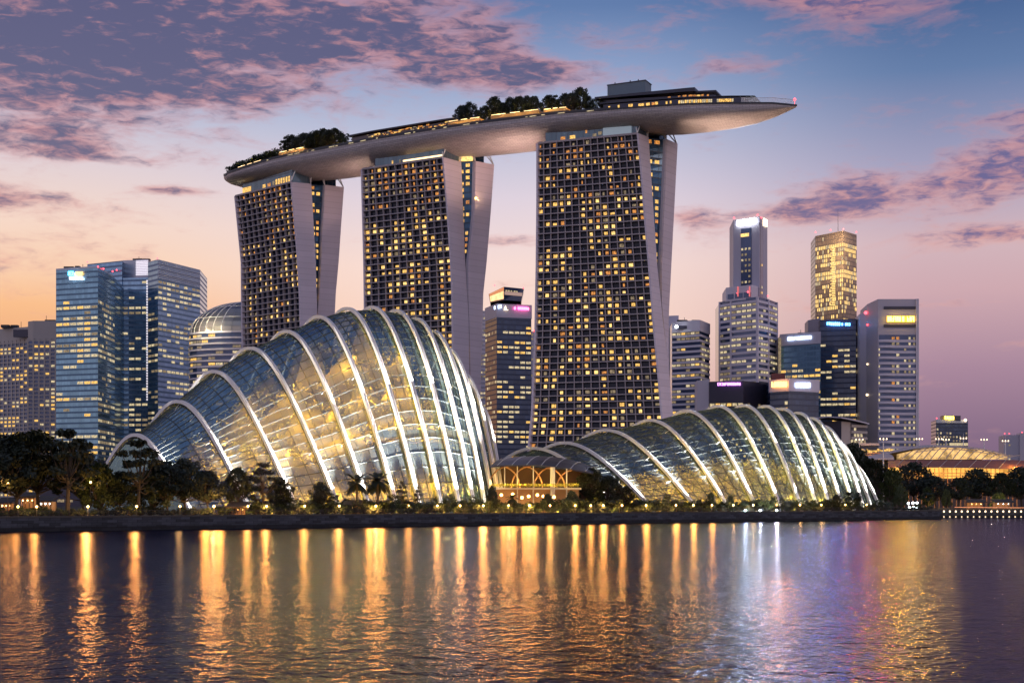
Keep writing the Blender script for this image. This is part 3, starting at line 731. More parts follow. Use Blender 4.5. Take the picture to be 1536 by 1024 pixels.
# ------------------------------------------------------------------ glass domes
def glassmat(name, refl, tint, f0=0.42, f1=0.85):
    m = bpy.data.materials.new(name); m.use_nodes = True; t = NT(m.node_tree); t.n.clear()
    tr = t.n.new('ShaderNodeBsdfTransparent'); tr.inputs[0].default_value = tint + (1,)
    g = t.n.new('ShaderNodeBsdfGlossy'); g.inputs['Roughness'].default_value = .26
    u, v = t.sep(t.n.new('ShaderNodeTexCoord').outputs['UV'])[:2]
    wn = t.n.new('ShaderNodeTexWhiteNoise'); wn.noise_dimensions = '2D'; t.l.new(t.comb(t.m('FLOOR', u), t.m('FLOOR', v), 0), wn.inputs['Vector'])
    k = t.m('ADD', t.m('MULTIPLY', wn.outputs[0], .22), .85)
    vm = t.n.new('ShaderNodeVectorMath'); vm.operation = 'SCALE'; vm.inputs[0].default_value = refl; t.l.new(k, vm.inputs['Scale']); t.l.new(vm.outputs[0], g.inputs['Color'])
    lw = t.n.new('ShaderNodeLayerWeight'); lw.inputs[0].default_value = .35
    mx = t.n.new('ShaderNodeMixShader'); t.l.new(t.m('ADD', t.m('MULTIPLY', lw.outputs['Facing'], f1-f0), f0), mx.inputs[0])
    df = t.n.new('ShaderNodeBsdfDiffuse'); df.inputs[0].default_value = (.42, .50, .50, 1); m0 = t.n.new('ShaderNodeMixShader'); m0.inputs[0].default_value = .10
    t.l.new(tr.outputs[0], m0.inputs[1]); t.l.new(df.outputs[0], m0.inputs[2])
    t.l.new(m0.outputs[0], mx.inputs[1]); t.l.new(g.outputs[0], mx.inputs[2])
    o = t.n.new('ShaderNodeOutputMaterial'); t.l.new(mx.outputs[0], o.inputs[0]); return m
GZ = 3.0
def shp(t, a):
    t = abs(t); return 1 - (math.sqrt(t*t+a*a)-a)/(math.sqrt(1+a*a)-a)
class Dome:
    def __init__(s, ribs):
        s.r = []
        for (ax, ay, fx, YA, YF, a) in ribs:
            A = P(ax, ay, YA); Fp = G(fx, YF, GZ); B = Vector((2*A.x-Fp.x, 2*A.y-Fp.y, GZ)); s.r.append((A, Fp, B, a))
    def par(s, u):
        n = len(s.r)-1; u = max(0, min(n, u)); i = min(int(u), n-1); t = u-i
        g = lambda k: s.r[max(0, min(n, k))]
        p = [g(i-1), g(i), g(i+1), g(i+2)]
        return tuple(catmull(p[0][k], p[1][k], p[2][k], p[3][k], t) for k in range(3)) + (lerp(p[1][3], p[2][3], t),)
    def pt(s, u, t, off=0.0):
        A, Fp, B, a = s.par(u)
        def c(t):
            e = Fp if t > 0 else B; q = abs(t)
            return Vector((lerp(A.x, e.x, q), lerp(A.y, e.y, q), GZ + (A.z-GZ)*shp(t, a)))
        p = c(t)
        if off:
            T = (c(min(1, t+.02))-c(max(-1, t-.02))).normalized(); D = (Fp-B); D.z = 0; D.normalize(); Lt = D.cross(Vector((0, 0, 1)))
            N = Lt.cross(T); 
            if N.z < 0: N = -N
            # fade in the offset towards the ground so feet stay outside the glass
            p = p + N*off
        return p
    def frame(s, u, t):
        A, Fp, B, a = s.par(u); D = (Fp-B); D.z = 0; D.normalize(); Lt = D.cross(Vector((0, 0, 1)))
        T = (s.pt(u, min(1, t+.02))-s.pt(u, max(-1, t-.02))).normalized(); N = Lt.cross(T)
        if N.z < 0: N = -N
        return T, Lt, N
def build_dome(label, ribs, gl, ninset, nlev, diag, pw, back_lit, col=(1.0, .92, .85)):
    D = Dome(ribs); n = len(ribs)-1
    c = D.pt(n/2, 0); r = thing('glass_dome', label, 'glass dome', (c.x, c.y, GZ))
    SU = 6
    # shell
    mb = MB(); T_ = [-1+2*k/nlev for k in range(nlev+1)]
    # even out spacing along the arch by eased parameter
    NU = n*SU
    grid = [[D.pt(u/SU, tt, -ninset) for tt in T_] for u in range(NU+1)]
    for row in grid:
        for q in row: q.z = max(q.z, GZ)
    for i in range(NU):
        for j in range(nlev):
            mb.quad(grid[i][j], grid[i+1][j], grid[i+1][j+1], grid[i][j+1], 0, [(i+.01, j+.01), (i+.99, j+.01), (i+.99, j+.99), (i+.01, j+.99)])
    for row, nm in ((grid[0], 0), (grid[-1], 1)):
        for j in range(nlev):
            a, b = row[j], row[j+1]; mb.quad((a.x, a.y, GZ), (b.x, b.y, GZ), b, a, 0, [(j, 0), (j+.9, 0), (j+.9, .9), (j, .9)])
    obj('glass_shell', mb, gl, r)
    # glazing bars, on the panes
    g = MB(); grid = [[D.pt(u/SU, tt, -ninset+.05) for tt in T_] for u in range(NU+1)]
    for row in grid:
        for q in row: q.z = max(q.z, GZ)
    for j in range(1, nlev):
        lo = abs(T_[j]) > .5
        g.tube([grid[i][j] for i in range(0, NU+1)], .12 if not lo else .13, 4, cap=False)
    for i in range(0, NU+1, 2):
        g.tube([grid[i][j]for j in range(0, nlev+1)], .11, 4, cap=False)
    if diag:
        rd = random.Random(4)
        for i in range(0, NU-2, 3):
            for j in range(nlev//2, nlev-2, 2):
                if rd.random() < diag:
                    g.tube([grid[i][j], grid[i+2 if (j//2) % 2 else i+1][j+1], grid[i+3][j+2]], .10, 4, cap=False)
                if rd.random() < diag:
                    g.tube([grid[i+3][j], grid[i+1 if (j//2) % 2 else i+2][j+1], grid[i][j+2]], .10, 4, cap=False)
    obj('glazing_bars', g, M['grid'], r)
    # ribs: two flanges with a recessed web
    NS = 44
    for i in range(n+1):
        mb = MB(); pr = None
        for k in range(NS+1):
            tt = -1+2*k/NS; T, Lt, N = D.frame(i, tt); c = D.pt(i, tt)
            ww = .46; dd = .44
            sec = []
            for s0, s1 in ((-ww, -.12), (.12, ww)):
                sec += [c+Lt*s0-N*dd, c+Lt*s1-N*dd, c+Lt*s1+N*dd, c+Lt*s0+N*dd]
            sec += [c-Lt*.14-N*dd*.7, c+Lt*.14-N*dd*.7, c+Lt*.14+N*dd*.15, c-Lt*.14+N*dd*.15]
            if pr:
                for b in (0, 4, 8):
                    for q in range(4):
                        q2 = (q+1) % 4; mb.quad(pr[b+q], pr[b+q2], sec[b+q2], sec[b+q])
            pr = sec
        # struts between rib and glass
        st = mb
        for k in range(3, NS-1, 5):
            tt = -1+2*k/NS; a = D.pt(i, tt); du = .22
            for du in (-.14, .14):
                uu = min(n, max(0, i+du)); st.tube([a, D.pt(uu, tt+.01, -ninset)], .05, 4, cap=False)
        rib = obj('rib', mb, M['rib'], r)
        # floodlights at the rib's feet
        for side in ((1, -1) if i < back_lit else (1,)):
            foot = D.pt(i, side*.985); T, Lt, N = D.frame(i, side*.9)
            out = (D.r[i][1]-D.r[i][2]); out.z = 0; out.normalize(); out *= side
            H = D.r[i][0].z-GZ
            sp = foot + out*2.2; sp.z = GZ+2.4
            tgt = D.pt(i, side*.42)
            light('rib_floodlight', sp, pw*24*(H/40.0)**.7, col, .05, r, tgt+out*1.2, 34, 1.0)
            q1 = D.pt(i, side*.62, 2.6); q2 = D.pt(i, side*.12, 1.0)
            light('rib_floodlight', q1, pw*.8*(H/40.0), col, .05, r, q2, 50, 1.0)
            sp2 = foot+out*1.6; sp2.z = GZ+.4
            light('rib_floodlight', sp2, pw*.10, col, .05, r, D.pt(i, side*.8), 90, .9)
    return D, r, n
LR = [(203,652,288,368,356,.45),(266,602,378,374,358,.45),(320,557,448,380,360,.40),(374,522,512,386,362,.42),(428,497,557,391,364,.5),(476,475,598,396,367,.6),(518,463,632,400,370,.75),(556,461,664,404,374,.85),
      (592,466,691,408,379,.9),(622,478,713,411,385,.9),(648,497,729,413,391,1.0),(670,523,742,414,397,1.0),(695,561,751,414,402,1.1),(722,612,756,413,406,1.1)]
DL, RL, NL = build_dome('tall glass dome with many white floodlit ribs, left of the entrance pavilion', LR, glassmat('blue dome glass', (.27, .45, .54), (.70, .76, .74), .42, .9), 1.0, 44, 0, 32000, 6)
RR_ = [(800,672,930,440,424,.55),(846,664,983,446,426,.5),(908,645,1049,452,430,.5),(974,630,1096,460,436,.55),(1029,616,1137,468,443,.65),(1076,609,1173,476,450,.7),(1115,608,1203,483,457,.8),(1147,609,1227,490,465,.85),
       (1173,613,1246,496,472,.9),(1197,619,1264,500,479,.9),(1217,627,1281,504,486,.9),(1234,639,1296,507,492,1.0),(1250,658,1308,509,498,1.0),(1270,690,1321,510,504,1.1)]
DR, RRt, NRr = build_dome('lower and wider glass dome with white floodlit ribs, right of the entrance pavilion', RR_, glassmat('green grey dome glass', (.22, .33, .38), (.70, .78, .72), .36, .9), .9, 36, 1.1, 36000, 3)

# ------------------------------------------------------------------ foliage
def leaves(mb, centers, rad, n, size, rnd, flat=.7):
    for (c, R) in centers:
        m = int(n)
        for _ in range(m):
            while True:
                v = Vector((rnd.uniform(-1,1), rnd.uniform(-1,1), rnd.uniform(-1,1)))
                if v.length <= 1: break
            v = v*(0.55+0.45*rnd.random()) if v.length > .5 else v
            p = c + Vector((v.x*R, v.y*R, v.z*R*flat))
            a = Vector((rnd.gauss(0,1), rnd.gauss(0,1), rnd.gauss(0,1))).normalized(); b = a.orthogonal().normalized()
            s = size*rnd.uniform(.6, 1.3)
            mb.quad(p-a*s, p-b*s*.6, p+a*s, p+b*s*.6)
def make_tree(name, seed, H, Wd, trunk_h, nclump, nleaf, leafsize, matl, label, cat='tree', group=None, layered=False):
    rnd = random.Random(seed); r = thing(name, label, cat, (0, 0, 0), group)
    tk = MB(); cr = MB(); cl = []
    tips = []
    lean = Vector((rnd.uniform(-.4,.4), rnd.uniform(-.4,.4), 0))
    top = Vector((0,0,trunk_h)) + lean
    tk.tube([(0,0,-.3), lean*.4+Vector((0,0,trunk_h*.5)), top, top+lean+Vector((0,0,(H-trunk_h)*.55))], [H*.03, H*.022, H*.018, H*.006], 7)
    for k in range(nclump):
        an = 2.4*k + rnd.uniform(-.5,.5); q = (k+.5)/nclump
        hz = trunk_h*.85 + (H-trunk_h*.85)*(.12+.80*q) 
        rad = Wd*.5*math.sqrt(max(0.02, 1-(q*1.02)**2.2))*rnd.uniform(.45, 1.0)
        if layered: hz = trunk_h*.8+(H-trunk_h*.8)*(round(q*4)/4.3+rnd.uniform(-.06,.06)); 
        p = Vector((rad*math.cos(an), rad*math.sin(an), hz)) + lean
        st_ = top*rnd.uniform(.75, 1.0); st_.z = min(st_.z, hz-.2)
        tk.tube([st_, st_.lerp(p, .55)+Vector((0,0,-.05*H)), p], [H*.012, H*.007, H*.003], 4)
        cl.append((p, Wd*rnd.uniform(.11, .20)))
    leaves(cr, cl, 1, nleaf, leafsize, rnd, .55 if layered else .7)
    obj('trunk', tk, M['bark'], r); obj('crown', cr, matl, r); return r
protos = []
used = {}
def place(idx, key, loc, h, wscale, rz, label, group=None, zsc=None):
    """key: prototype index; the first use moves the prototype itself"""
    pr, H = protos[idx]
    s = h/H
    if idx not in used:
        used[idx] = True; pr.location = loc; pr.scale = (s*wscale, s*wscale, s); pr.rotation_euler = (0,0,rz); pr['label'] = label
        if group: pr['group'] = group
        return pr
    return dup(pr, loc, (s*wscale, s*wscale, s), rz, label, group)
protos.append((make_tree('broad_tree', 1, 10, 9.5, 2.8, 34, 95, .30, M['leaf'], ''), 10.0))
protos.append((make_tree('broad_tree', 2, 10, 11, 3.4, 38, 90, .30, M['leaf'], ''), 10.0))
protos.append((make_tree('tall_tree', 3, 10, 6.0, 4.4, 24, 90, .25, M['leaf'], '', layered=True), 10.0))
protos.append((make_tree('bushy_tree', 4, 10, 12, 1.2, 42, 90, .34, M['leaf2'], ''), 10.0))
# palm
def make_palm(seed, label):
    rnd = random.Random(seed); r = thing('palm_tree', label, 'palm', (0,0,0)); tk = MB(); cr = MB()
    tk.tube([(0,0,-.3), (.1,0,3), (.15,.05,6.4)], [.32, .24, .20], 7)
    for k in range(26):
        an = k*2.4; el_ = rnd.uniform(-.35, 1.2); d = Vector((math.cos(an)*math.cos(el_), math.sin(an)*math.cos(el_), math.sin(el_)))
        pr = Vector((.15,.05,6.4)); pts = [pr]
        for s in range(7): 
            d = (d + Vector((0,0,-.17))).normalized(); pr = pr + d*.48; pts.append(pr)
        sd_ = d.cross(Vector((0,0,1))).normalized()
        for s in range(7):
            a, b = pts[s], pts[s+1]; L_ = .62*math.sin(math.pi*(s+1)/8.5)
            for g_ in range(3):
                c = a.lerp(b, g_/3); f = (b-a)*1.1
                cr.quad(c, c+sd_*L_+f-Vector((0,0,.2*L_)), c+sd_*L_*.9+f*1.3-Vector((0,0,.25*L_)), c+f*.5)
                cr.quad(c, c-sd_*L_+f-Vector((0,0,.2*L_)), c-sd_*L_*.9+f*1.3-Vector((0,0,.25*L_)), c+f*.5)
    obj('trunk', tk, M['bark'], r); obj('crown', cr, M['leaf'], r); return r
protos.append((make_palm(5, ''), 8.0))
def make_shrub(seed, n, matl):
    rnd = random.Random(seed); r = thing('shrub', '', 'shrub', (0,0,0)); tk = MB(); cr = MB(); cl = []
    for k in range(n):
        an = k*2.4; q = rnd.random(); p = Vector((math.cos(an)*1.5*q, math.sin(an)*1.5*q, rnd.uniform(.5, 1.7)*(1-.3*q))); cl.append((p, rnd.uniform(.4, .7)))
        tk.tube([(0,0,-.1), p], [.06, .02], 4)
    leaves(cr, cl, 1, 60, .13, rnd, .9); obj('stem', tk, M['bark'], r); obj('foliage', cr, matl, r); return r
protos.append((make_shrub(6, 14, M['leaf2']), 2.2)); protos.append((make_shrub(7, 18, M['leaf']), 2.2))
def make_slim(seed):
    rnd = random.Random(seed); r = thing('young_tree', '', 'young tree', (0,0,0)); tk = MB(); cr = MB(); cl = []
    tk.tube([(0,0,-.1), (0,0,3.6)], [.09, .03], 5)
    for k in range(14): 
        an = k*2.4; h = 1.2+2.7*k/14; w_ = .75*(1-((k-6)/11)**2); p = Vector((math.cos(an)*w_, math.sin(an)*w_, h)); cl.append((p, rnd.uniform(.35, .6))); tk.tube([(0,0,h-.4), p], [.04, .015], 4)
    leaves(cr, cl, 1, 55, .13, rnd, .9); obj('trunk', tk, M['bark'], r); obj('crown', cr, M['leaf2'], r); return r
protos.append((make_slim(8), 4.4))

ORD = ['first','second','third','fourth','fifth','sixth','seventh','eighth','ninth','tenth','eleventh','twelfth','thirteenth','fourteenth','fifteenth','sixteenth','seventeenth','eighteenth','nineteenth','twentieth',
 'twenty-first','twenty-second','twenty-third','twenty-fourth','twenty-fifth','twenty-sixth','twenty-seventh','twenty-eighth','twenty-ninth','thirtieth','thirty-first','thirty-second','thirty-third','thirty-fourth','thirty-fifth','thirty-sixth','thirty-seventh','thirty-eighth','thirty-ninth','fortieth']
def sh_Y(px, back=0.0):
    """distance of the shore (plus back metres) in photo column px"""
    k = (px-HX)/F; Y = (365 + .83*1.4 + back)/(1 - .83*k); return Y
# shore trees: (px, top row, kind, width factor, metres behind the wall, label)
T_ = [(-8,650,1,.9,16,'dark broad tree cut by the left edge of the photo'),(22,648,0,1.0,20,'dark broad tree with its trunk lit orange beside the glowing stalls'),(58,646,1,.95,30,'dark rounded tree in front of the cream grid hotel block'),
 (101,641,2,1.0,12,'tall dark tree with layered crown and straight trunk before the blue glass tower'),(126,672,0,.9,24,'dark tree with warm lamps under it, left of the first dome rib'),(152,694,3,.8,14,'low bushy dark tree at the left foot of the tall dome'),
 (178,706,0,.9,14,'low dark tree with white rib light showing through it'),(207,657,2,1.05,11,'tall thin layered tree standing before the small end rib of the tall dome'),(226,700,3,.7,15,'dark bush like tree just right of the thin layered tree'),
 (252,690,0,1.0,12,'broad dark tree below the second rib of the tall dome'),(278,687,0,.95,16,'dark tree with ragged top, over a gap of yellow light'),(313,706,1,.95,12,'wide flat topped dark tree at the middle of the left waterfront'),
 (356,700,0,.75,14,'dark upright tree whose crown covers a rib foot'),(396,692,2,1.1,12,'slim dark tree standing free in front of the dome glass'),(419,716,0,.8,15,'small dark tree right beside the slim free standing one'),
 (482,722,0,.8,14,'small dark tree before the base of the tall dome, left of the two palms'),(603,720,2,.55,10,'narrow dark tree right of the two palms'),(627,728,2,.5,10,'narrow short tree before a bright rib foot'),
 (738,728,0,.5,20,'small yellow lit tree at the right foot of the tall dome'),(884,701,0,.85,22,'dark tree at the right end of the entrance pavilion roof'),(912,713,0,.9,22,'round dark tree between the pavilion and the right dome'),(938,728,0,.9,20,'lower dark tree at the left foot of the right dome'),
 (858,735,0,.8,12,'small green lit tree before the pavilion base'),(822,740,0,.7,9,'low green lit tree at the middle of the pavilion'),(1066,738,3,.5,10,'low dark tree before the middle of the right dome'),(1096,742,3,.5,10,'lowest dark tree before the middle ribs of the right dome'),
 (1255,741,0,.8,9,'small dark tree at the bright right ribs of the right dome')]
rt = random.Random(21)
for px, py, kd, wf, bk, lab in T_:
    Y = sh_Y(px, bk); b = G(px, Y); h = Z(py, Y)-3.0
    place(kd, 0, b, h, wf, rt.uniform(0, 6), lab)
for px, py, lab in [(536,712,'left one of two palms before the tall dome'),(566,710,'right one of two palms before the tall dome'),(1273,738,'small palm silhouetted against the brightest ribs of the right dome'),(1286,739,'right hand small palm by the last ribs of the right dome'),(768,742,'small palm like tree at the glowing left end of the pavilion')]:
    Y = sh_Y(px, 12); place(4, 0, G(px, Y), Z(py, Y)-3.0, 1.0, rt.uniform(0, 6), lab)
# trees right of the domes (further back)
for px, py, kd, wf, Y, lab in [(1278,664,0,.75,640,'tall dark tree rising behind the right shoulder of the right dome'),(1308,688,1,.85,600,'green tree between the right dome and the orange roofed hall'),(1296,712,0,.8,560,'dark green tree close to the last rib of the right dome'),
  (1338,702,3,.6,570,'low tree in front of the left tip of the hall roof'),(1372,693,1,.95,590,'large rounded dark tree covering the left part of the hall'),(1404,713,0,1.0,580,'dark tree below the lit yellow windows of the hall'),
  (1437,716,1,.95,590,'dark tree just left of the uplit green crown'),(1468,702,0,1.0,600,'tall dark tree before the right half of the hall'),(1500,709,1,.8,585,'dark tree near the right edge with a street lamp beside it'),(1533,700,0,1.0,600,'dark tree cut by the right edge of the photo'),
  (1350,728,3,.5,540,'low dark tree above the white floodlights'),(1420,734,3,.45,560,'low bushy tree above the lit sea wall'),(1392,730,3,.5,560,'low dark bushy tree between the small uplit palm and the lit wall')]:
    b = G(px, Y); place(kd, 0, b, Z(py, Y)-3.0, wf, rt.uniform(0, 6), lab)
Y = 556; p = place(4, 0, G(1393, Y), Z(739, Y)-3.0, 1.0, 1.0, 'small palm lit orange from below, right of the white floodlights'); light('palm_uplight', G(1393, Y)+Vector((.6,-3,.6)), 900, (1, .62, .12), .05)
Y = 562; q = place(3, 0, G(1497, Y), Z(738, Y)-3.0, .8, 2.0, 'yellow green uplit tree by the white lamps near the right edge'); 
for dx_ in (-4, 3): light('tree_uplight', G(1497, Y)+Vector((dx_,-5,1.0)), 2200, (1, .80, .2), .05)
# deck trees
sec = [(352,248),(358,244),(364,241),(371,239),(378,236),(386,234),(393,231),(400,227),(407,224),(414,222)]
for k, (px, py) in enumerate(sec):
    b = deckpt(px, rt.uniform(.2, .7), 1.6)[0]; place(5 if k % 3 == 0 else 6, 0, b, max(2.6, Z(py, b.y)-b.z+1.0), 1.3, rt.uniform(0, 6), 'low shrub among the lit shrubs at the left tip of the roof deck', 'shrubs at the left tip of the deck')
dl = [(428,204,2),(437,203,0),(447,200,0),(458,203,1),(466,197,0),(474,199,1),(483,194,0),(493,198,0),(503,196,1),(513,199,0),(522,202,2)]
for k, (px, py, kd) in enumerate(dl):
    b = deckpt(px, rt.uniform(.1, .5), .5)[0]; place(kd, 0, b, (Z(py, b.y)-b.z)*rt.uniform(.85, 1.12), .78, rt.uniform(0, 6), ORD[k]+' dark tree from the left in the left tree group on the roof deck')
dr = [(692,160,0),(703,156,1),(716,162,2),(728,152,0),(740,149,0),(752,150,1),(766,147,0),(778,148,1),(790,144,0),(802,147,1),(822,138,0),(833,143,2),(846,140,0),(858,139,1),(870,135,0),(883,137,0),(893,146,1),(905,146,0)]
for k, (px, py, kd) in enumerate(dr):
    b = deckpt(px, rt.uniform(.1, .5), .5)[0]
    lab = ORD[k]+' dark tree from the left in the right tree group on the roof deck'
    if px == 822: lab = 'tree glowing yellow from below in the right tree group on the roof deck'
    p = place(kd, 0, b, (Z(py, b.y)-b.z)*rt.uniform(.82, 1.12), .74, rt.uniform(0, 6), lab)
b = deckpt(822, .8, 2.0)[0]; light('tree_uplight', b, 3200, (1, .75, .15), .05); b = deckpt(863, .8, 1.5)[0]; light('tree_uplight', b, 900, (1, .7, .15), .05); b = deckpt(446, .75, 3.2)[0]; light('tree_uplight', b, 1500, (1, .7, .12), .05); b = deckpt(700, .75, 2.2)[0]; light('tree_uplight', b, 900, (1, .7, .15), .05)
for px, lat, e_ in ((436,.75,500),(470,.7,420),(498,.7,420),(520,.7,300),(705,.8,600),(735,.8,500),(760,.8,500),(785,.8,600),(842,.8,700),(880,.8,500)):
    light('tree_uplight', deckpt(px, lat, 1.8)[0], e_*2.2, (1, .66, .14), .05)
# waterfront shrubs and young trees
k = 0; px = 384
while px < 1322:
    for row in range(2):
        bk = 6.2 + row*(9 if px < 800 else 4) + rt.uniform(-1.2, 1.2); Y = sh_Y(px, bk); h = rt.uniform(1.8, 3.4) + (1.2 if row else 0)
        kd = rt.choice([5, 6, 5, 7]) if not 740 < px < 870 else rt.choice([5, 5, 7])
        if kd == 7: h += 1.0
        place(kd, 0, G(px, Y), h, rt.uniform(.9, 1.5), rt.uniform(0, 6), 'one of the leafy shrubs and young trees lining the promenade behind the sea wall', 'planting along the promenade')
    px += rt.uniform(9, 14)
px = 0
while px < 380:
    Y = sh_Y(px, 9); place(rt.choice([5, 6]), 0, G(px, Y), rt.uniform(1.5, 2.8), 1.4, rt.uniform(0, 6), 'one of the leafy shrubs and young trees lining the promenade behind the sea wall', 'planting along the promenade'); px += rt.uniform(12, 20)
px = 1328
while px < 1400:
    Y = sh_Y(px, 8); place(5, 0, G(px, Y), rt.uniform(1.8, 3), 1.3, rt.uniform(0, 6), 'one of the leafy shrubs and young trees lining the promenade behind the sea wall', 'planting along the promenade'); px += 13

px = 372
while px < 1326:
    hot = 1.0 if 640 < px < 1010 else .45
    light('shrub_uplight', G(px, sh_Y(px, rt.uniform(4.6, 6.0)), 3.35), 210*hot*rt.uniform(.4, 1.5), (1, .66, .14), .05); px += rt.uniform(13, 22) if hot == 1 else rt.uniform(26, 40)
# gardens inside the domes
def hill(label, D, n, u0, u1, scale, hfrac, lights, seed, nm=11000, size=.36):
    rnd = random.Random(seed); c = D.pt((u0+u1)/2, 0); r = thing('indoor_garden', label, 'garden mound', (c.x, c.y, GZ)); b = MB(); lf = MB()
    NU, NT_ = 22, 18; pts = []
    for i in range(NU+1):
        u = lerp(u0, u1, i/NU); row = []
        for j in range(NT_+1):
            tt = lerp(-scale, scale, j/NT_); A, Fp, B, a = D.par(u); e = Fp if tt > 0 else B; q = abs(tt)
            k = math.sin(math.pi*i/NU)**.6
            h = (A.z-GZ)*hfrac*(1-(q/scale)**1.6)*k*(1+.25*math.sin(i*1.7)*math.cos(j*1.3))
            row.append(Vector((lerp(A.x, e.x, q), lerp(A.y, e.y, q), GZ+max(0, h)+.05)))
        pts.append(row)
    for i in range(NU):
        for j in range(NT_): b.quad(pts[i][j], pts[i+1][j], pts[i+1][j+1], pts[i][j+1])
    for _ in range(nm):
        i, j = rnd.randrange(NU), rnd.randrange(NT_//2-2, NT_); p = pts[i][j].lerp(pts[i+1][j+1], rnd.random()) + Vector((rnd.uniform(-1,1), rnd.uniform(-1,1), rnd.uniform(0, 2.2)))
        a = Vector((rnd.gauss(0,1), rnd.gauss(0,1), rnd.gauss(0,1))).normalized(); bb = a.orthogonal().normalized(); s = size*rnd.uniform(.6, 1.6)
        lf.quad(p-a*s, p-bb*s*.6, p+a*s, p+bb*s*.6)
    obj('mound', b, mat('planted mound', (.20, .15, .03), .9, var=.5, vscale=.3), r); obj('foliage', lf, M['garden_leaf'], r)
    # terraces: lit curved walkways
    for lvl in (0,):
        pass
    for (u, tt, z, e, cc) in lights:
        for t_, zf, ef_ in ((.84, .5, .4), (.64, .80, .55), (.50, .84, .5), (.34, .90, .45)):
            for du_ in (-.25, .25):
                p = D.pt(u+du_, t_+du_*.06, -2.0); p.z = GZ+(p.z-GZ)*zf; light('garden_lamp', p, e*ef_*1.35, cc, .05, r)
    return r
M['garden_leaf'] = mat('indoor foliage', (.38, .31, .04), .6, var=.8, vscale=.25)
YW = (1.0, .60, .10); YG = (1.0, .74, .25)
hill('planted mound glowing yellow inside the tall glass dome', DL, NL, .25, 11.5, .80, .80, [(1.2,.80,5,2800,YW),(2.1,.80,9,3400,YW),(2.9,.80,13,3800,YW),(3.8,.80,16,4600,YW),(4.8,.82,17,4200,YW),(5.8,.82,18,4200,YW),(6.8,.82,18,4200,YW),(7.8,.82,16,3600,YW),(8.6,.82,16,2600,YG),(1.6,.9,2.0,1500,YW),(2.3,.92,2,1200,YW),(9,.82,12,1600,YG)], 31)
hill('low planting glowing softly inside the lower right glass dome', DR, NRr, .3, 12, .85, .42, [(1.5,.7,8,4600,YW),(2.6,.7,9,6000,YW),(3.7,.72,9,5400,YW),(5,.75,8,4600,YG),(6.5,.75,8,3600,YG),(8,.75,7,3200,YG),(9.5,.75,6,2600,YG)], 32)
# inner walkway ring that reads as a bright band in the tall dome, and the strings of lamps in the lower one
wk = thing('dome_walkway', 'curved walkway seen as a yellow band through the right half of the tall dome', 'walkway', tuple(DL.pt(7, .45)))
m = MB(); m2 = MB()
pp = [DL.pt(lerp(5.2, 10.2, k/16), .63) for k in range(17)]
for q in pp: q.z = Z(664, q.y)
for a, b in zip(pp, pp[1:]): 
    m.hexa([a, b, b+Vector((0,4,0)), a+Vector((0,4,0)), a+Vector((0,0,.4)), b+Vector((0,0,.4)), b+Vector((0,4,.4)), a+Vector((0,4,.4))])
    m2.quad(a+Vector((0,1,1.6)), b+Vector((0,1,1.6)), b+Vector((0,1,3.6)), a+Vector((0,1,3.6)))
obj('floor', m, M['timber'], wk); obj('lit_wall', m2, lit('yellow lit garden wall', (1.0, .62, .10), .95, .9, .25), wk)
def lampstring(us, ts, n, lab):
    r = thing('lamp_string', lab, 'lamp string', tuple(DR.pt(us[0], ts[0], -3.4)))
    pts = [DR.pt(lerp(us[0], us[1], k/(n-1)), lerp(ts[0], ts[1], k/(n-1)), -2.6) for k in range(n)]
    m = MB(); m.tube(pts, .06, 4); obj('cable', m, M['dark_metal'], r)
    for p in pts:
        m = MB(); m.ball(p, .42, 6); obj('lamp', m, W[4], r)
lampstring((4.55, 4.75), (.22, .66), 10, 'string of ten yellow lamps inside the right dome, left string')
lampstring((5.55, 5.68), (.30, .62), 6, 'short string of yellow lamps inside the right dome, right string')

# ------------------------------------------------------------------ entrance pavilion between the domes
pv = thing('entrance_pavilion', 'orange lit pavilion with a dark swept roof between the two domes', 'pavilion', tuple(G(810, 400)))
RT = [(735,687),(752,685),(775,684),(800,684),(822,686),(845,690),(862,695),(876,701),(890,708)]
RB = [(735,699),(752,697.5),(775,697),(800,697),(822,698.5),(845,701),(862,704),(876,706.5),(890,709)]
m = MB(); sm = MB(); N_ = 28; prev = None
for k in range(N_+1):
    px = lerp(735, 889, k/N_); yf = 392+8*k/N_; yt = yf+26
    front = P(px, interp(RB, px), yf); back = P(px, interp(RT, px)+0.0, yt); 
    back.x = front.x + 4
    back.z = Z(interp(RT, px), yt)
    row = [front, front.lerp(back, .35)+Vector((0,0,.55)), front.lerp(back, .7)+Vector((0,0,.5)), back]
    if prev:
        for j in range(3):
            m.quad(prev[j], row[j], row[j+1], prev[j+1]); m.quad(prev[j]-Vector((0,0,.35)), prev[j+1]-Vector((0,0,.35)), row[j+1]-Vector((0,0,.35)), row[j]-Vector((0,0,.35)))
        m.quad(prev[0]-Vector((0,0,.35)), row[0]-Vector((0,0,.35)), row[0], prev[0])
    if k % 4 == 2: sm.tube([q+Vector((0,0,.12)) for q in row], .09, 4)
    prev = row
obj('roof', m, M['roof_dark'], pv); obj('roof_seam', sm, M['steel'], pv)
fw = MB(); Yb = 412
fw.quad(G(735, Yb, 3), G(880, Yb+4, 3), P(880, 706, Yb+4), P(735, 697, Yb)); obj('back_wall', fw, mat('dark brown wall', (.10, .05, .025), .6, var=.4, vscale=.4), pv)
fl = MB(); z1 = Z(731, 394); zt2 = Z(727, 394)
fl.hexa([G(735,393,z1-.5), G(872,397,z1-.5), G(872,412,z1-.5), G(735,412,z1-.5), G(735,393,z1), G(872,397,z1), G(872,412,z1), G(735,412,z1)]); obj('balcony_floor', fl, M['cream'], pv)
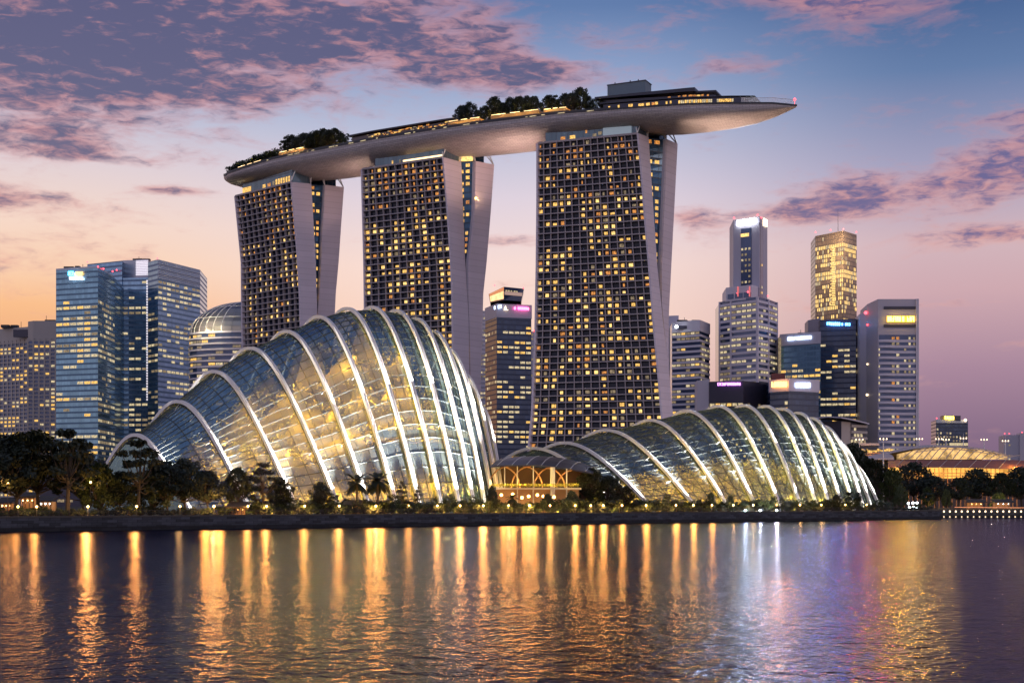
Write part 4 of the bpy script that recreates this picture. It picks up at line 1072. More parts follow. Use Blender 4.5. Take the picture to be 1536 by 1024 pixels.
fl = MB(); fl.hexa([G(735,395,3), G(868,399,3), G(868,400,3), G(735,396,3), G(735,395,z1-.5), G(868,399,z1-.5), G(868,400,z1-.5), G(735,396,z1-.5)]); obj('base_wall', fl, M['timber'], pv)
for px, r_ in ((829, .42), (757, .16), (776, .16), (800, .16), (850, .2)):
    m = MB(); m.tube([G(px, 396, 3), P(px, interp(RB, px)+1, 396)], r_*1.7 if px == 829 else r_, 8); obj('column', m, M['cream'], pv)
for k in range(7):
    px = 748+k*17; m = MB(); pts = []
    for j in range(9): 
        a = j/8*math.pi*.5; pts.append(Vector((G(px, 400).x+ (5.5*math.sin(a)-5.5*.5)*(1 if k % 2 else -1), 399+k*.4, z1+ (Z(interp(RB, px), 399)-z1-.3)*(math.cos(a) if True else 0))))
    m.tube(pts, .20, 5); obj('curved_rafter', m, M['timber'], pv)
for px in (742, 762, 782, 802, 822, 842, 862): light('pavilion_lamp', G(px, 398.5, z1+1.2), 750, (1, .50, .14), .05, pv)
for px in (745, 770, 800, 830): light('pavilion_lamp', G(px, 391.0, 4.0), 450, (1, .58, .16), .05, pv)
for px, py in ((752, 742), (769, 741), (806, 742), (815, 744), (831, 745), (783, 746), (793, 744)):
    m = MB(); m.ball(P(px, py, 391), .42, 6); obj('globe_lamp', m, M['lamp'], pv)
hg = MB(); rnd = random.Random(9)
leaves(hg, [(G(px, 393.2, z1+.7), .8) for px in range(738, 868, 3)], 1, 45, .16, rnd, .8)
r = thing('balcony_hedge', 'yellow green hedge along the balcony of the entrance pavilion', 'hedge', tuple(G(800, 393.2, z1))); obj('foliage', hg, M['garden_leaf'], r)
for px in range(745, 868, 20): light('hedge_lamp', G(px, 391.6, z1+2.0), 420, (1, .8, .2), .05, r)

# ------------------------------------------------------------------ promenade lamps
lamp = thing('promenade_lamp', '', 'lamp', (0,0,0), None)
m = MB(); m.tube([(0,0,0),(0,0,1.7)], [.07,.05], 6); m.tube([(0,0,0),(0,0,.15)], .14, 8); obj('post', m, M['dark_metal'], lamp)
m = MB(); m.ball((0,0,1.98), .24, 8); obj('globe', m, M['lamp'], lamp)
ld_ = bpy.data.lights.new('lamp_light', 'POINT'); ld_.energy = 600; ld_.color = (1, .50, .12); ld_.shadow_soft_size = .3
def lampcopy(first, px, Y, label, zsc=1.0, e=1.0, grp=None):
    b = G(px, Y); o = lamp if first else dup(lamp, b, (1,1,zsc), 0, label, grp)
    if first: o.location = b; o['label'] = label; o.scale = (1, 1, zsc)
    d = ld_ if e == 1.0 else ld_.copy(); d.energy = 600*e
    if first:
        l = bpy.data.objects.new('lamp_light', d); COL.objects.link(l); l.location = (0, -.9, 1.98); l.parent = o
    else:
        for l in list(o.children):
            if l.type == 'LIGHT' and l.name.startswith('lamp_light'): l.data = d
            elif l.type == 'LIGHT': bpy.data.objects.remove(l)
    if e >= 1.0 or px < 220:   # spots added at the lamps to draw orange reflection streaks on the water
      for off in ([0] if e < 3 else [-1.3, 1.3]):
        sl = bpy.data.lights.new('water_reflection_spot', 'SPOT'); sl.energy = 2100*e/(1 if e < 3 else 2); sl.color = (1, .33, .045); sl.spot_size = RAD(52); sl.spot_blend = 1.0; sl.shadow_soft_size = .7
        so_ = bpy.data.objects.new('water_reflection_spot', sl); COL.objects.link(so_); so_.location = (off, -1.6+off*.8, 2.1); so_.parent = o
        so_.rotation_euler = Vector((-b.x, -b.y, -8)).to_track_quat('-Z', 'Y').to_euler()
    for c in o.children:
        if c.name.startswith('globe'): c.scale = (1, 1, 1/zsc); c.location = (0, 0, 1.98*(1-1/zsc))
    return o
LP = [(27,760,.5),(55,760,.9),(132,760,2.2),(205,760,1.4),(270,760,.7),(321,760,4.6),(372,760,1),(400,762,1.3),(457,761,1.0),(509,763,1.3),(564,761,4.2),(613,761,1),(656,761,1.3),(690,761,2.2),(725,760,2.6),(763,760,3),(794,760,3.6),(825,760,1.1),(863,760,1.8),(886,760,1.1),(905,759,2.2),(933,759,1.4),(969,759,1.5),(1014,757,1.25),(1040,757,1.2),(1068,757,1),(1100,757,.8),(1130,757,.8),(1165,757,.8),(1200,757,.8),(1232,757,.8),(1268,757,.7),(1300,757,.7)]
for k, (px, py, e) in enumerate(LP):
    lampcopy(k == 0, px, sh_Y(px, 5.0), ORD[k]+' globe lamp from the left in the row along the promenade', 1.0, e)
for px, py, e, lab in [(12,725,.7,'taller globe lamp glowing orange at the far left, beside the tree trunk'),(136,723,.7,'taller globe lamp hanging in the dark trees left of the tall dome')]:
    Y = sh_Y(px, 12); lampcopy(False, px, Y, lab, (Z(py, Y)-3)/1.98, e)
# lit wall lamps of the far sea wall
wl = thing('wall_light', 'round light on the face of the far right sea wall', 'wall light', tuple(Vector((0,0,0))), 'lights on the far sea wall')
m = MB(); m.ball((0,0,0), .34, 8, sz=1.2); obj('globe', m, M['lamp_pale'], wl); m = MB(); m.tube([(0,0,0),(0,1.0,0)], .12, 6); obj('bracket', m, M['dark_metal'], wl)
for k in range(15):
    b = P(1407+k*8.9, 766.6, 531.6)
    o = wl if k == 0 else dup(wl, b, (1,1,1), 0, wl['label'], 'lights on the far sea wall')
    o.location = b
for k in range(15):
    b = P(1407+k*8.9, 774.6, 531.2); dup(wl, b, (.7,.7,.5), 0, 'low round light just above the water on the far right sea wall', 'low lights on the far sea wall')
# orange lit railing and kiosks behind that wall
rl = thing('waterside_railing', 'orange lit railing along the bank at far right', 'railing', tuple(G(1470, 538))); m = MB(); m2 = MB()
for k in range(60):
    p = G(1420+k*2.1, 538); m.tube([p, p+Vector((0,0,1.1))], .05, 4)
m.tube([G(1420,538,4.1), G(1545,538,4.1)], .06, 4); obj('rail', m, M['dark_metal'], rl)
m2.tube([G(1432,538.6,3.9), G(1545,538.6,3.7)], .13, 4); obj('light_strip', m2, mat('orange light strip', (.8,.8,.8), emit=(1,.30,.06), estr=1.4), rl)
def kiosk(px0, px1, Y, h, label, em, e, rc=(0.25,0.12,0.06)):
    a, b = G(px0, Y), G(px1, Y); L_ = (b-a).length; c = (a+b)/2; r = thing('kiosk', label, 'kiosk', tuple(c))
    for s in (0, .25, .5, .75, 1):
        for dy in (0, 4):
            m = MB(); m.box(a.lerp(b, s)+Vector((0,dy,h/2)), (.22, .22, h)); obj('post', m, M['timber'], r)
    m = MB(); m.hexa([a+Vector((-.6,-.8,h)), b+Vector((.6,-.8,h)), b+Vector((.6,5,h+1.2)), a+Vector((-.6,5,h+1.2)), a+Vector((-.6,-.8,h+.2)), b+Vector((.6,-.8,h+.2)), b+Vector((.6,5,h+1.4)), a+Vector((-.6,5,h+1.4))]); obj('roof', m, M['bark'], r)
    m = MB(); m.hexa([a+Vector((0,3.6,0)), b+Vector((0,3.6,0)), b+Vector((0,3.8,0)), a+Vector((0,3.8,0)), a+Vector((0,3.6,h)), b+Vector((0,3.6,h)), b+Vector((0,3.8,h)), a+Vector((0,3.8,h))]); obj('back_wall', m, M['timber'], r)
    m = MB(); m.box(c+Vector((0,.5,.55)), (L_*.8, .7, 1.1)); obj('counter', m, M['timber'], r)
    for s in (.2, .5, .8):
        q = a.lerp(b, s)+Vector((0,1.5,h-.5)); m = MB(); m.ball(q, .16, 6); obj('lamp', m, em, r); light('kiosk_lamp', q+Vector((0,-.5,-.3)), e*.5, (1,.6,.28), .05, r)
kiosk(26, 50, 322, 3.8, 'open fronted stall with warm lights under the trees at far left', M['lamp'], 160)
kiosk(-4, 16, 318, 2.6, 'low stall with orange light at the left edge of the photo', M['lamp'], 120)
kiosk(54, 76, 330, 3.0, 'stall with white glowing counter right of the open fronted one', M['lampw'], 160)
kiosk(343, 367, sh_Y(355, 7), 1.6, 'very low red lit stall under a tree at the left waterfront', M['lamp'], 60)
kiosk(517, 538, sh_Y(527, 8), 2.0, 'small red and orange lit stall before the palms', M['lamp'], 70)
kiosk(1455, 1478, 548, 2.6, 'orange lit terrace stall behind the far right sea wall', M['lamp'], 220)
kiosk(1494, 1520, 552, 2.6, 'white lit terrace stall near the right edge', M['lampw'], 200)
fr_ = thing('floodlight_rig', 'cluster of six white floodlights on a frame right of the right dome', 'floodlights', tuple(G(1370, 505)))
m = MB()
for px in (1362, 1376): m.tube([G(px, 505), P(px, 752.5, 505)], .1, 5)
m.tube([P(1361, 754.5, 505), P(1377, 754.5, 505)], .07, 4); m.tube([P(1362, 760.5, 505), P(1377, 760.5, 505)], .07, 4); obj('frame', m, M['dark_metal'], fr_)
for px, py in ((1362.5,754.5),(1369.5,754),(1375.5,754),(1364.5,760.5),(1370.5,760.3),(1375,761)):
    m = MB(); m.ball(P(px, py, 504.7), .40, 8); obj('lamp', m, M['lampw'], fr_)
light('flood', P(1369, 757, 502), 350, (.8,.92,1), .05, fr_)
# cool white wall-top spotlights below the right dome, for glows on the water
for px, c_, e in ((1118,(.6,.85,1),3),(1140,(.9,.95,1),4),(1165,(1,1,1),3.5)):
    b = G(px, sh_Y(px, 1.2), 3.0); r = thing('bank_spotlight', ('left','middle','right')[(1118,1140,1165).index(px)]+' one of three small cool white spotlights on the wall top below the right dome', 'spotlight', tuple(b))
    m = MB(); m.box(b+Vector((0,0,.35)), (.5,.3,.4)); obj('housing', m, M['dark_metal'], r); m = MB(); m.box(b+Vector((0,-.17,.38)), (.36,.04,.26)); obj('lens', m, M['lampw'], r)
    light('spot', b+Vector((0,-.6,.4)), 900*e, c_, .05, r)

# ------------------------------------------------------------------ skyline
def facadewins(A, B, z0, z1, cw, fh, p, rnd, mats=(2, 2, 3), hfrac=(.42, .86), fill=.82, runs=.35, rows=None, out=.08, zphase=0.0, bias=None):
    """lit windows on the wall A-B (plan points)"""
    u = (B-A); L_ = u.length; u = u/L_; n = Vector((u.y, -u.x, 0)); nc = max(1, int(round(L_/cw))); cw = L_/nc; wins = []
    f0 = math.ceil(z0/fh)
    f = f0
    while (f+1)*fh < z1:
        z = f*fh; zz = (z-z0)/(z1-z0); pr = bias(zz) if bias else p
        fp = rnd.random(); pp = min(.97, pr*2.6) if fp < .25 else (pr if fp < .6 else pr*.28)
        prev = False
        for c in range(nc):
            q = pp + (runs*(1-pp) if prev and pp > .1 else 0)
            if rnd.random() < q:
                a = A + u*(cw*(c+.5-fill/2)); b = A + u*(cw*(c+.5+fill/2)); a = a+n*out; b = b+n*out
                za, zb = z+fh*hfrac[0], z+fh*hfrac[1]
                wins.append(((Vector((a.x,a.y,za)), Vector((b.x,b.y,za)), Vector((b.x,b.y,zb)), Vector((a.x,a.y,zb))), rnd.choice(mats))); prev = True
            else: prev = False
        f += 1
    return wins
def bands(A, B, z0, z1, fh, frac, depth, mb, bow=0.0):
    u = (B-A); n = Vector((u.y, -u.x, 0)).normalized(); K = 6 if bow else 1
    f = math.ceil(z0/fh)
    while (f+frac)*fh < z1:
        z = f*fh
        for k in range(K):
            s0, s1 = k/K, (k+1)/K; b0 = bow*math.sin(math.pi*s0); b1 = bow*math.sin(math.pi*s1)
            a, b = A.lerp(B, s0), A.lerp(B, s1)
            a1, b1_ = a+n*(depth+b0), b+n*(depth+b1); a2, b2 = a-n*.3, b-n*.3
            V = lambda q, h: Vector((q.x, q.y, h))
            mb.hexa([V(a1,z), V(b1_,z), V(b2,z), V(a2,z), V(a1,z+fh*frac), V(b1_,z+fh*frac), V(b2,z+fh*frac), V(a2,z+fh*frac)])
        f += 1
def fins(A, B, z0, z1, cw, wd, depth, mb):
    u = (B-A); L_ = u.length; u = u/L_; n = Vector((u.y, -u.x, 0)); nc = max(1, int(round(L_/cw)))
    for c in range(nc+1):
        q = A + u*(L_*c/nc)+n*(depth/2-.1); mb.box((q.x, q.y, (z0+z1)/2), (wd, depth+.2, z1-z0), math.atan2(u.y, u.x))
def pl(px, Y): return Vector(((px-HX)/F*Y, Y, 0))
def footprint(pts, depth, lean=0.0):
    fr = [pl(*p) for p in pts]; a, b = fr[0], fr[-1]
    # step back away from the viewer, slightly converging so that the far corners stay behind the near ones
    da = Vector((a.x/a.y*.4, 1, 0))*depth; return fr + [b+Vector((b.x/b.y*.4, 1, 0))*depth, a+da]
def bldg(label, name, pts, top, depth, wall, cat='building', z0=3.0):
    fr = footprint(pts, depth); k = min(range(len(pts)), key=lambda i: pts[i][1]); zt = Z(top, pts[k][1])
    c = sum(fr, Vector())/len(fr); r = thing(name, label, cat, (c.x, c.y, 3.0))
    m = MB(); m.prism([(p.x, p.y) for p in fr], z0, zt); obj('wall', m, wall, r); return r, fr, zt
def block(r, pts, top, depth, wall, z0=3.0, name='wall'):
    fr = footprint(pts, depth); k = min(range(len(pts)), key=lambda i: pts[i][1]); zt = Z(top, pts[k][1])
    m = MB(); m.prism([(p.x, p.y) for p in fr], z0, zt); obj(name, m, wall, r); return fr, zt
def signrow(r, px0, px1, py0, py1, Y0, Y1, n, mt, seed, tilt=0.0, name='sign'):
    """a row of small glowing letter-like shapes too far away to read"""
    rnd = random.Random(seed); m = MB(); A = P(px0, py1, Y0); B = P(px1, py1+tilt, Y1); H = Z(py0, Y0)-A.z; u = (B-A); L_ = u.length; u = u/L_; rz = math.atan2(u.y, u.x); w_ = L_/n
    for k in range(n):
        c = A + u*(w_*(k+.5)); ww = w_*.80; st = w_*.30
        if rnd.random() < .06: continue
        for s in (-1, 1):
            if rnd.random() < .85: m.box(c+u*(s*(ww-st)/2)+Vector((0,0,H*.5)), (st, .3, H), rz)
        for hgt in rnd.sample([.09, .5, .91], 2): m.box(c+Vector((0,-.04,H*hgt)), (ww, .28, H*.2), rz)
    return obj(name, m, mt, r)
def beacons(r, lst):
    m = MB()
    for px, py, Y in lst: m.ball(P(px, py, Y), .6, 6)
    obj('beacon', m, M['red'], r)
def rooftop(r, px0, px1, py, Y, seed, h=3.0):
    rnd = random.Random(seed); m = MB(); zt = Z(py, Y)
    for _ in range(3):
        px = rnd.uniform(px0, px1); p = G(px, Y+rnd.uniform(4, 12), zt+h*.3); m.box(p, (rnd.uniform(3, 7), 4, h*rnd.uniform(.5, 1)))
    px = rnd.uniform(px0, px1); p = G(px, Y+6, zt); m.tube([p, p+Vector((0,0,h*1.6))], .2, 4)
    obj('roof_plant', m, M['dark_metal'], r)

R = random.Random(77)
# cream gridded blocks, far left
r, fr, zt = bldg('cream grey gridded block cut by the left edge of the photo, rows of warm rooms', 'apartment_building', [(-70,1180),(42,1140)], 490, 40, M['concrete'])
m = MB(); A, B = fr[0], fr[1]; off = Vector((0,-.6,0)); g = MB(); g.quad(A+Vector((0,-.1,3)), B+Vector((0,-.1,3)), B+Vector((0,-.1,zt-13)), A+Vector((0,-.1,zt-13))); obj('glazing', g, M['bandglass'], r)
bands(A, B, 3, zt-10, 3.1, .34, .5, m); fins(A, B, 3, zt-10, 4.4, 1.3, .52, m); obj('facade_grid', m, M['concrete'], r)
add_windows(r, facadewins(A, B, 3, zt-13, 4.4, 3.1, .3, R, (0, 2, 0), (.42, .92), .62, .45, out=.2)); rooftop(r, 5, 40, 490, 1142, 1)
m = MB(); m.box(P(33, 500, 1139), (13, 3, 6)); obj('roof_recess', m, M['dark_wall'], r)
r, fr, zt = bldg('cream block with stepped top and tall window bays, left of the teal tower', 'apartment_building', [(42,1135),(50,1130),(92,1130)], 481, 36, M['concrete'])
A, B = fr[0], fr[2]; A = pl(42, 1129); B = pl(92, 1129)
g = MB(); g.quad(A+Vector((0,-.1,3)), B+Vector((0,-.1,3)), B+Vector((0,-.1,zt-16)), A+Vector((0,-.1,zt-16))); obj('glazing', g, M['bandglass'], r)
m = MB(); bands(A, B, 3, zt-14, 3.1, .34, .5, m); fins(A, B, 3, zt-14, 4.2, 1.4, .52, m); obj('facade_grid', m, M['concrete'], r)
add_windows(r, facadewins(A, B, 3, zt-16, 4.2, 3.1, .34, R, (0, 2, 0), (.42, .92), .62, .45, out=.2)); rooftop(r, 60, 82, 481, 1130, 2)
# teal tower with two line sign
r, fr, zt = bldg('teal blue glass tower with a two line glowing sign near its top', 'office_tower', [(84,1012),(147,1000),(172,1046)], 401.5, 42, M['tealglass'])
w_ = facadewins(fr[0], fr[1], 6, zt-22, 5.6, 3.8, .36, R, (2, 2, 3, 0), (.4, .9), .86, .5); w_ += facadewins(fr[1], fr[2], 6, zt-22, 5.0, 3.8, .34, R, (2, 3, 3), (.4, .88), .8, .4)
add_windows(r, w_)
signrow(r, 102, 110.5, 407, 413, 1007, 1005, 4, S['cyan'], 1); signrow(r, 111.5, 124.5, 407.5, 413, 1005, 1003, 4, S['orange'], 2); signrow(r, 104, 124, 415, 419, 1006, 1003, 8, S['white'], 3)
m = MB(); m.prism([(p.x, p.y-.2) for p in fr[:3]] + [(fr[2].x-1, fr[2].y+2), (fr[1].x, fr[1].y+2), (fr[0].x+1, fr[0].y+2)], zt, zt+1.2); obj('roof_screen', m, M['screen'], r)
beacons(r, [(147, 400, 1000), (155, 403, 1012), (169, 407, 1040)]); rooftop(r, 95, 130, 401, 1012, 3, 2)
# big paired blue tower
r, fr, zt = bldg('largest blue glass tower, with a white louvred notch and bright vertical light line', 'office_tower', [(131,1108),(183,1092)], 391, 40, M['blueglass'])
w_ = facadewins(fr[0], fr[1], 6, zt-8, 5.4, 3.9, .12, R, (2, 3), (.4, .85), .8, .5)
f2, z2 = block(r, [(183,1093),(222,1090)], 416, 36, M['blueglass'])
w_ += facadewins(f2[0], f2[1], 6, z2-2, 5.4, 3.9, .26, R, (2, 2, 3), (.4, .85), .8, .5)
block(r, [(183.5,1103),(204,1101)], 390, 10, M['screen'], 160, 'roof_screen')
f4, z4 = block(r, [(204,1099),(222,1097)], 389, 10, M['pale_wall'], 160, 'louvre_wall')
m = MB(); bands(f4[0], f4[1], Z(414, 1098), z4, 1.3, .5, .5, m); obj('louvre', m, M['strip_w'], r)  # louvres glow by themselves, whiteness put into their material
f3, z3 = block(r, [(222,1074),(237,1062),(300,1110)], 389, 44, M['blueglass'])
w_ += facadewins(f3[0], f3[1], 6, z3-24, 5.0, 3.9, .26, R, (2, 3, 3), (.4, .85), .85, .4); w_ += facadewins(f3[1], f3[2], 6, z3-12, 5.0, 3.9, .30, R, (2, 2, 3), (.4, .85), .82, .5)
add_windows(r, w_)
m = MB(); bands(f3[1], f3[2], z3-14, z3, 1.2, .45, .4, m); obj('roof_louvre', m, M['screen'], r)
m = MB()
for k in range(46):
    z = Z(417+k*4.0, 1072); p = pl(220.6, 1086); m.box((p.x, p.y, z), (1.0, .6, 1.3))
obj('light_line', m, M['strip_w'], r); beacons(r, [(131, 393, 1106), (236, 387.5, 1062), (175, 405, 1092)]); rooftop(r, 205, 225, 389, 1100, 4, 2)
r, fr, zt = bldg('thin mauve tower sliver behind the largest blue tower', 'office_tower', [(288,1400),(307,1400)], 452, 20, M['grey_wall'])
beacons(r, [(302, 465, 1398)]); add_windows(r, facadewins(fr[0], fr[1], 30, zt-4, 5, 4, .1, R, (3,)))
# rounded glass-topped office
r = thing('domed_office', 'banded office with a rounded glass top between the blue tower and the left hotel tower', 'office building', tuple(pl(335, 1000)))
cy = 1015; cx = pl(371, cy).x; Rr = cx-pl(285, cy).x; zs_ = Z(499, cy-Rr*.3)
poly = [(cx-Rr*math.cos(a), cy-Rr*.55*math.sin(a)) for a in [math.pi*k/20 for k in range(21)]]; poly = poly + [(cx+Rr, cy+15), (cx-Rr, cy+15)]
m = MB(); m.prism(poly, 3, zs_); obj('wall', m, M['bandglass'], r)
m = MB(); 
f = 8
while f*4 < zs_: 
    for a, b in zip(poly[:20], poly[1:21]):
        a_, b_ = Vector((a[0],a[1],0)), Vector((b[0],b[1],0)); bands(a_, b_, f*4, f*4+3.9, 4, .30, .7, m)
    f += 1
obj('sun_shade', m, M['pale_wall'], r)
wn = []
for a, b in zip(poly[:14], poly[1:15]): wn += facadewins(Vector((a[0],a[1],0)), Vector((b[0],b[1],0)), 40, zs_, 6, 4, .34, R, (3, 2, 0), (.36, .8), .9, .6, out=.15)
add_windows(r, wn)
m = MB(); K = 18; Jn = 10; Hd = Z(453, cy)-zs_
gp = [[Vector((cx-Rr*math.cos(a)*math.cos(e), cy-Rr*.55*math.sin(a)*math.cos(e), zs_+Hd*math.sin(e))) for e in [math.pi/2*j/Jn for j in range(Jn+1)]] for a in [math.pi*k/K for k in range(K+1)]]
for k in range(K):
    for j in range(Jn): m.quad(gp[k][j], gp[k+1][j], gp[k+1][j+1], gp[k][j+1], 0, [(k*3,j*3),(k*3+3,j*3),(k*3+3,j*3+3),(k*3,j*3+3)])
obj('glass_roof', m, curtain('rounded roof glass', (.42, .40, .36), (.12, .12, .13), 3, 3, .08, .08, metal=.7), r)
m = MB()
for k in range(0, 8): m.tube(gp[k], .3, 4)
for j in (0, 3, 6): m.tube([gp[k][j] for k in range(K+1)], .3, 4)
obj('roof_rib', m, M['steel'], r)
for k in range(3): light('roof_light', Vector((cx-Rr*.9+k*9, cy-Rr*.5-6, zs_+4)), 6000, (1, .85, .5), .05, r)

# tower between the middle and right hotel towers
r, fr, zt = bldg('dark blue office tower with an inverted lit crown, between the middle and right hotel towers', 'office_tower', [(728,1112),(745,1085),(797,1094)], 456, 36, M['darkglass'])
bh = MB(); 
w_ = facadewins(fr[0], fr[1], 20, zt-18, 4, 3.8, .25, R, (2, 3), (.4, .9), .7, .3); w_ += facadewins(fr[1], fr[2], 20, zt-14, 4.4, 3.8, .30, R, (2, 2, 0), (.4, .85), .8, .6)
add_windows(r, w_)
A, B, C_ = fr[0], fr[1], fr[2]; z0c = zt-10
m = MB(); m.prism([(A.x-.4, A.y-.4), (B.x, B.y-.5), (C_.x+.4, C_.y-.4), (C_.x, C_.y+3), (B.x, B.y+3), (A.x+1, A.y+3)], z0c, zt+.4); obj('sign_band', m, M['grey_wall'], r)
signrow(r, 741, 752, 459.5, 464, 1089, 1082, 4, S['ice'], 5, -2.4); signrow(r, 771, 793.5, 460, 464, 1087, 1091, 8, S['pink'], 6, 1.0)
m = MB(); p = P(758, 463, 1085.5); m.tri(p+Vector((-1,0,-.5)), p+Vector((1,0,-.5)), p+Vector((.2,0,2.6))); m.quad(p+Vector((-1,0,-.5)), p+Vector((2.2,0,-.8)), p+Vector((2.2,0,-1.2)), p+Vector((-1,0,-1))); obj('emblem', m, S['cream'], r)
lo = [P(735.5,454,1108), P(756,450,1083), P(782,452,1090)]; hi = [P(733,441,1110), P(756,430,1080), P(786,433,1090)]
m = MB(); bk = Vector((0, 26, 0))
m.quad(lo[0], lo[1], hi[1], hi[0], 0, [(0,0),(20,0),(20,12),(0,12)]); m.quad(lo[1], lo[2], hi[2], hi[1], 0, [(0,0),(14,0),(14,11),(0,11)]); m.quad(lo[2], lo[2]+bk, hi[2]+bk, hi[2]); m.quad(lo[2]+bk, lo[0]+bk, hi[0]+bk, hi[2]+bk); m.quad(lo[0]+bk, lo[0], hi[0], hi[0]+bk); m.quad(hi[0], hi[1], hi[2], hi[2]+bk); m.tri(hi[0], hi[2]+bk, hi[0]+bk); obj('crown', m, M['bandglass'], r)
def inq(a, b, c, d, s0, s1, t0, t1, o=Vector((0,-.4,0))):
    f = lambda s, t: a.lerp(b, s).lerp(d.lerp(c, s), t)+o
    return f(s0,t0), f(s1,t0), f(s1,t1), f(s0,t1)
m = MB(); m.quad(*inq(lo[0], lo[1], hi[1], hi[0], .03, .97, .10, .70)); obj('screen', m, lit('amber lit screen', (1.0, .62, .28), 1.7, .35, .15), r)
m = MB(); m.quad(*inq(lo[0], lo[1], hi[1], hi[0], .03, .99, .72, .98)); obj('screen', m, signmat('orange glow panel', (1, .36, .14), .75), r)
m = MB(); m.quad(*inq(lo[1], lo[2], hi[2], hi[1], .03, .97, .40, .66)); obj('lit_band', m, signmat('soft pink band', (.8, .5, .42), .5), r)
m = MB()
for s in (.08, .2, .33, .5, .62): m.quad(*inq(lo[1], lo[2], hi[2], hi[1], s, s+.09, .68, .76, Vector((0,-.6,0))))
obj('window', m, W[2], r); beacons(r, [(742, 428, 1100), (785, 431.5, 1090)])
r, fr, zt = bldg('narrow pale tower hidden behind the inverted crown tower, at its left', 'office_tower', [(718,1230),(731,1230)], 466, 20, M['pale_wall'])
m = MB(); bands(fr[0], fr[1], 20, zt, 3.6, .4, .5, m); obj('facade_band', m, M['grey_wall'], r); add_windows(r, facadewins(fr[0], fr[1], 20, zt, 3.6, 3.6, .4, R, (3, 2), (.45, .9), .7, .3, out=.55))
r, fr, zt = bldg('low sliver of tower between the inverted crown tower and the tallest hotel tower', 'office_tower', [(795,1260),(812,1260)], 497, 20, M['grey_wall']); add_windows(r, facadewins(fr[0], fr[1], 20, zt, 3.6, 3.6, .3, R, (3,), (.45, .9), .7, .3)); beacons(r, [(801, 496, 1259)])

# banded tower right of the tallest hotel tower
r, fr, zt = bldg('pale banded tower just right of the tallest hotel tower, one white light on its top', 'office_tower', [(1008,1012),(1050,1000),(1064,1022)], 482, 30, M['bandglass'])
m = MB(); bands(fr[0], fr[1], 3, zt, 3.7, .42, .5, m, 0); bands(fr[1], fr[2], 3, zt, 3.7, .42, .5, m); m2 = MB()
obj('facade_band', m, M['pale_wall'], r); m2.prism([(fr[0].x, fr[0].y-.6), (fr[1].x, fr[1].y-.6), (fr[2].x+.6, fr[2].y), (fr[3].x, fr[3].y), (fr[4].x, fr[4].y)], zt-6, zt+1); obj('parapet', m2, M['pale_wall'], r)
add_windows(r, facadewins(fr[0], fr[1], 20, zt-6, 3.6, 3.7, .5, R, (2, 3, 0, 3), (.48, .9), .8, .4, out=.55) + facadewins(fr[1], fr[2], 20, zt-6, 3.6, 3.7, .4, R, (2, 3), (.48, .9), .8, .4, out=.55))
block(r, [(1003,1040),(1018,1038)], 473, 16, M['pale_wall'])
m = MB(); m.ball(P(1014.8, 490, 1003), 1.1, 8); obj('roof_lamp', m, M['lampw'], r); m = MB(); m.box(P(1026, 491, 1006), (10, 2, 2.2)); obj('roof_recess', m, M['dark_wall'], r); rooftop(r, 1020, 1055, 481, 1008, 8, 2)
# tall white tower with shaft
r, fr, zt = bldg('tall grey stepped tower with a slender shaft and a white glowing sign at its top', 'office_tower', [(1080,1014),(1097,1004),(1136,988),(1152,1000),(1165,1016)], 445, 40, M['bandglass'])
m = MB(); m2 = MB(); w_ = []
for a, b in zip(fr[:4], fr[1:5]): bands(a, b, 3, zt, 3.9, .46, .5, m); w_ += facadewins(a, b, 20, zt-3, 4.2, 3.9, .46, R, (2, 2, 3), (.52, .92), .8, .4, out=.4); fins(a, b, 3, zt, 20, 1.3, .8, m)
obj('facade_band', m, M['pale_wall'], r)
f2, z2 = block(r, [(1089,1006),(1127,992),(1137,1000)], 427, 30, M['pale_wall'], zt-1, 'shoulder_wall')
m = MB(); a, b = f2[0], f2[1]; 
for s0, s1 in ((.06, .30), (.36, .66), (.70, .97)): 
    q0, q1 = a.lerp(b, s0)+Vector((0,-.3,0)), a.lerp(b, s1)+Vector((0,-.3,0)); m.quad(q0+Vector((0,0,zt+.5)), q1+Vector((0,0,zt+.5)), q1+Vector((0,0,zt+4)), q0+Vector((0,0,zt+4)))
obj('glazing', m, M['bandglass'], r)
f3, z3 = block(r, [(1100,1014),(1139,1002),(1151,1022)], 325, 30, M['grey_wall'], zt-1, 'shaft_wall')
A, B, C_ = f3[0], f3[1], f3[2]
m = MB(); a, b = A.lerp(B, .29), A.lerp(B, .70); o = Vector((0,-.35,0)); zb0 = Z(428, 1005); zb1 = Z(352, 1005)
m.quad(a+o+Vector((0,0,zb0)), b+o+Vector((0,0,zb0)), b+o+Vector((0,0,zb1+5)), a+o+Vector((0,0,zb1+5))); a2, b2 = B.lerp(C_, .12), B.lerp(C_, .45); 
m.quad(a2+o+Vector((0,0,zt)), b2+o+Vector((0,0,zt)), b2+o+Vector((0,0,z3-4)), a2+o+Vector((0,0,z3-4))); obj('glazing', m, M['bandglass'], r)
w_ += facadewins(a, b, zb0, zb1, 3.2, 3.9, .5, R, (2, 3, 3), (.2, .6), .55, .2, out=.5); w_ += facadewins(B.lerp(C_, .14), B.lerp(C_, .30), zt, z3-26, 2.6, 3.9, .6, R, (0, 2), (.2, .6), .6, .2, out=.7)
add_windows(r, w_)
m = MB(); a_, b_ = A.lerp(B, .28)+Vector((0,-.5,0)), A.lerp(B, .60)+Vector((0,-.5,0)); m.quad(*[a_+Vector((0,0,Z(355,1008))), b_+Vector((0,0,Z(355,1008))), b_+Vector((0,0,Z(350,1008))), a_+Vector((0,0,Z(350,1008)))]); obj('lit_opening', m, W[4], r)
